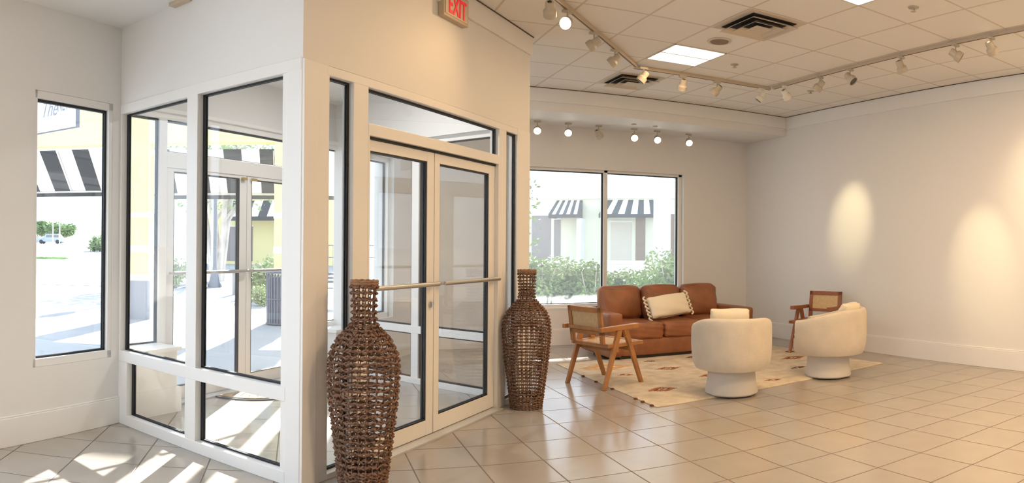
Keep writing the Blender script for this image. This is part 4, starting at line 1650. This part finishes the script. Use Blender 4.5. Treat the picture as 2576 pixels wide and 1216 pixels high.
# hedge plants and low wall just outside the far window
hedges = ((1360, 12.4, 0.50, 1.27, 'first, at the left end'), (1428, 12.9, 0.55, 1.24, 'second from the left'), (1492, 12.3, 0.50, 1.18, 'left of the window post'),
          (1560, 13.0, 0.54, 1.0, 'right of the window post'), (1625, 12.5, 0.50, 0.96, 'lowest part behind the brown sofa'), (1690, 13.1, 0.58, 1.38, 'tallest, at the right end'))
for k, (px, r, rad_, h, w) in enumerate(hedges):
    x, y = at(px, r)
    shrub('green hedge shrub outside the far window, ' + w, x, y, rad_, h, 6500, 40 + k, LEAF2 if k % 2 else LEAF, name='hedge_shrub', lsz=0.045, group='hedge shrubs outside the far window')
x0, y0 = at(1290, 17.5)
x1, y1 = at(1760, 17.5)
lw = Plane((x0, y0), Q=(x1, y1))
mb = MB()
mb.box(0, lw.L, 0, 0.25, -0.01, 0.95, lw)
mb.box(-0.03, lw.L + .03, -0.03, 0.28, 0.95, 1.02, lw)
_o = mb.build('low_wall', WHT)
tag(_o, 'low pale garden wall behind the hedge', 'wall', kind='structure')
# leafy branch tip at the far window's top left comes from a street tree
x, y = at(1272, 13.0)
tree('leafy tree whose branch tips show at the top left of the far window', 'young_tree', x, y, 3, 2.6, 0.75, 450, 12, LEAF, 0.055, rad=0.04)
for k, (px, r, h) in enumerate(((1345, 60, 3.0), (1420, 68, 3.0))):
    x, y = at(px, r)
    tree('distant pale tree above the roof of the shop building, ' + ('left', 'right')[k] + ' of two', 'distant_tree', x, y, 4, h, 3.6, 1500, 60 + k, LEAF2, 0.35, 'distant trees behind the shops', rad=0.12)

# building glimpsed behind the outer doors, with an awning
x, y = at(700, 42)
building('distant yellow shop seen past the outer doors', 'distant_shop', x, y, -0.25, 9, 6, 4.4, YEL, wins=((-3.4, -1.6, 0.2, 2.3, SHOP), (1.5, 3.0, 0.2, 2.3, SHOP)))
aw = thing('distant_awning', 'striped awning on the distant yellow shop', 'awning', (x - 0.3, y, 0), -0.25)
mb = MB()
for k in range(9):
    a = -2.8 + k * 0.55
    mb.add([(a, -0.1, 4.0), (a + .55, -0.1, 4.0), (a + .55, -1.2, 3.0), (a, -1.2, 3.0)], [(0, 1, 2, 3)], k % 2)
    mb.add([(a, -1.2, 3.0), (a + .55, -1.2, 3.0), (a + .55, -1.2, 2.75), (a, -1.2, 2.75)], [(0, 1, 2, 3)], 0)
mb.build('canopy', [AWB, AWW], aw)

# far parking area seen through the left window: car, trees, poles
def at3(px, r):
    x, y = at(px, r)
    return x, y, gz(y)


x, y, z = at3(127, 118)
car = thing('car', 'pale blue car parked far away, seen through the left window', 'car', (x, y, z), 0.1)
CARM = mat('car_paint', (0.42, 0.48, 0.62), rough=0.3)
prof = [(-2.2, .35), (-2.25, .8), (-2.0, 1.0), (-1.1, 1.05), (-0.6, 1.62), (1.5, 1.66), (2.1, 1.05), (2.25, .9), (2.25, .35)]
mb = MB()
n = len(prof)
mb.add([(a, -0.85, b) for a, b in prof] + [(a, 0.85, b) for a, b in prof], [tuple(range(n)), tuple(range(n, 2 * n))[::-1]] + [(i, (i + 1) % n, (i + 1) % n + n, i + n) for i in range(n)])
mb.build('body', CARM, car, bevel=0.06)
mb = MB()
mb.box(-0.55, 1.6, -0.87, 0.87, 1.08, 1.5)
mb.build('side_window', SHOP, car)
for wx in (-1.4, 1.4):
    for wy in (-0.8, 0.8):
        mb = MB()
        mb.tube([(wx, wy - .1, .34), (wx, wy + .1, .34)], 0.34, 16)
        mb.build('wheel', AWB, car)
for k, (px, r, h, cr) in enumerate(((92, 132, 2.6, 3.2), (122, 150, 2.2, 3.4), (158, 132, 2.0, 2.8))):
    x, y, z = at3(px, r)
    tree('broad green tree behind the distant car, ' + ('left', 'middle', 'right')[k] + ' of three', 'parking_tree', x, y, 4, h, cr, 1500, 80 + k, LEAF, 0.45, 'trees behind the distant car', rad=0.14)
x, y, z = at3(252, 70)
shrub('pale round bush far off at the right edge of the left window', x, y, 1.3, 1.7, 1500, 90, LEAF2, name='roadside_bush', lsz=0.2)
for px, r, hh, w in ((150, 110, 7.6, 'taller, with a lamp head'), (133, 112, 5.0, 'thin and white, above the distant car')):
    x, y, z = at3(px, r)
    p = thing('parking_light_pole', 'distant parking light pole, ' + w, 'light pole', (x, y, z), 0, 'parking light poles')
    mb = MB()
    mb.tube([(0, 0, 0), (0, 0, hh)], 0.10, 8)
    mb.build('pole', AWW, p)
    if hh > 6:
        mb = MB()
        mb.box(-0.6, 0.6, -0.2, 0.2, hh, hh + 0.2)
        mb.build('lamp_head', GRYB, p)
x, y, z = at3(122, 48)
isl = thing('grass_island', 'low strip of grass in the parking area, seen through the left window', 'grass strip', (x, y, gz(y)), 0.15)
rnd = random.Random(9)
mb = MB()
mb.box(-2.4, 1.4, -0.6, 0.6, -0.02, 0.05)
mb.build('kerb', WHT, isl)
mb = MB()
for _ in range(1500):
    a, b = rnd.uniform(-2.3, 1.3), rnd.uniform(-.5, .5)
    h = rnd.uniform(.08, .2)
    mb.add([(a - .02, b, .05), (a + .02, b, .05), (a + rnd.uniform(-.04, .04), b, .05 + h)], [(0, 1, 2)])
g_ = mb.build('grass', LEAF, isl)
g_['kind'] = 'stuff'
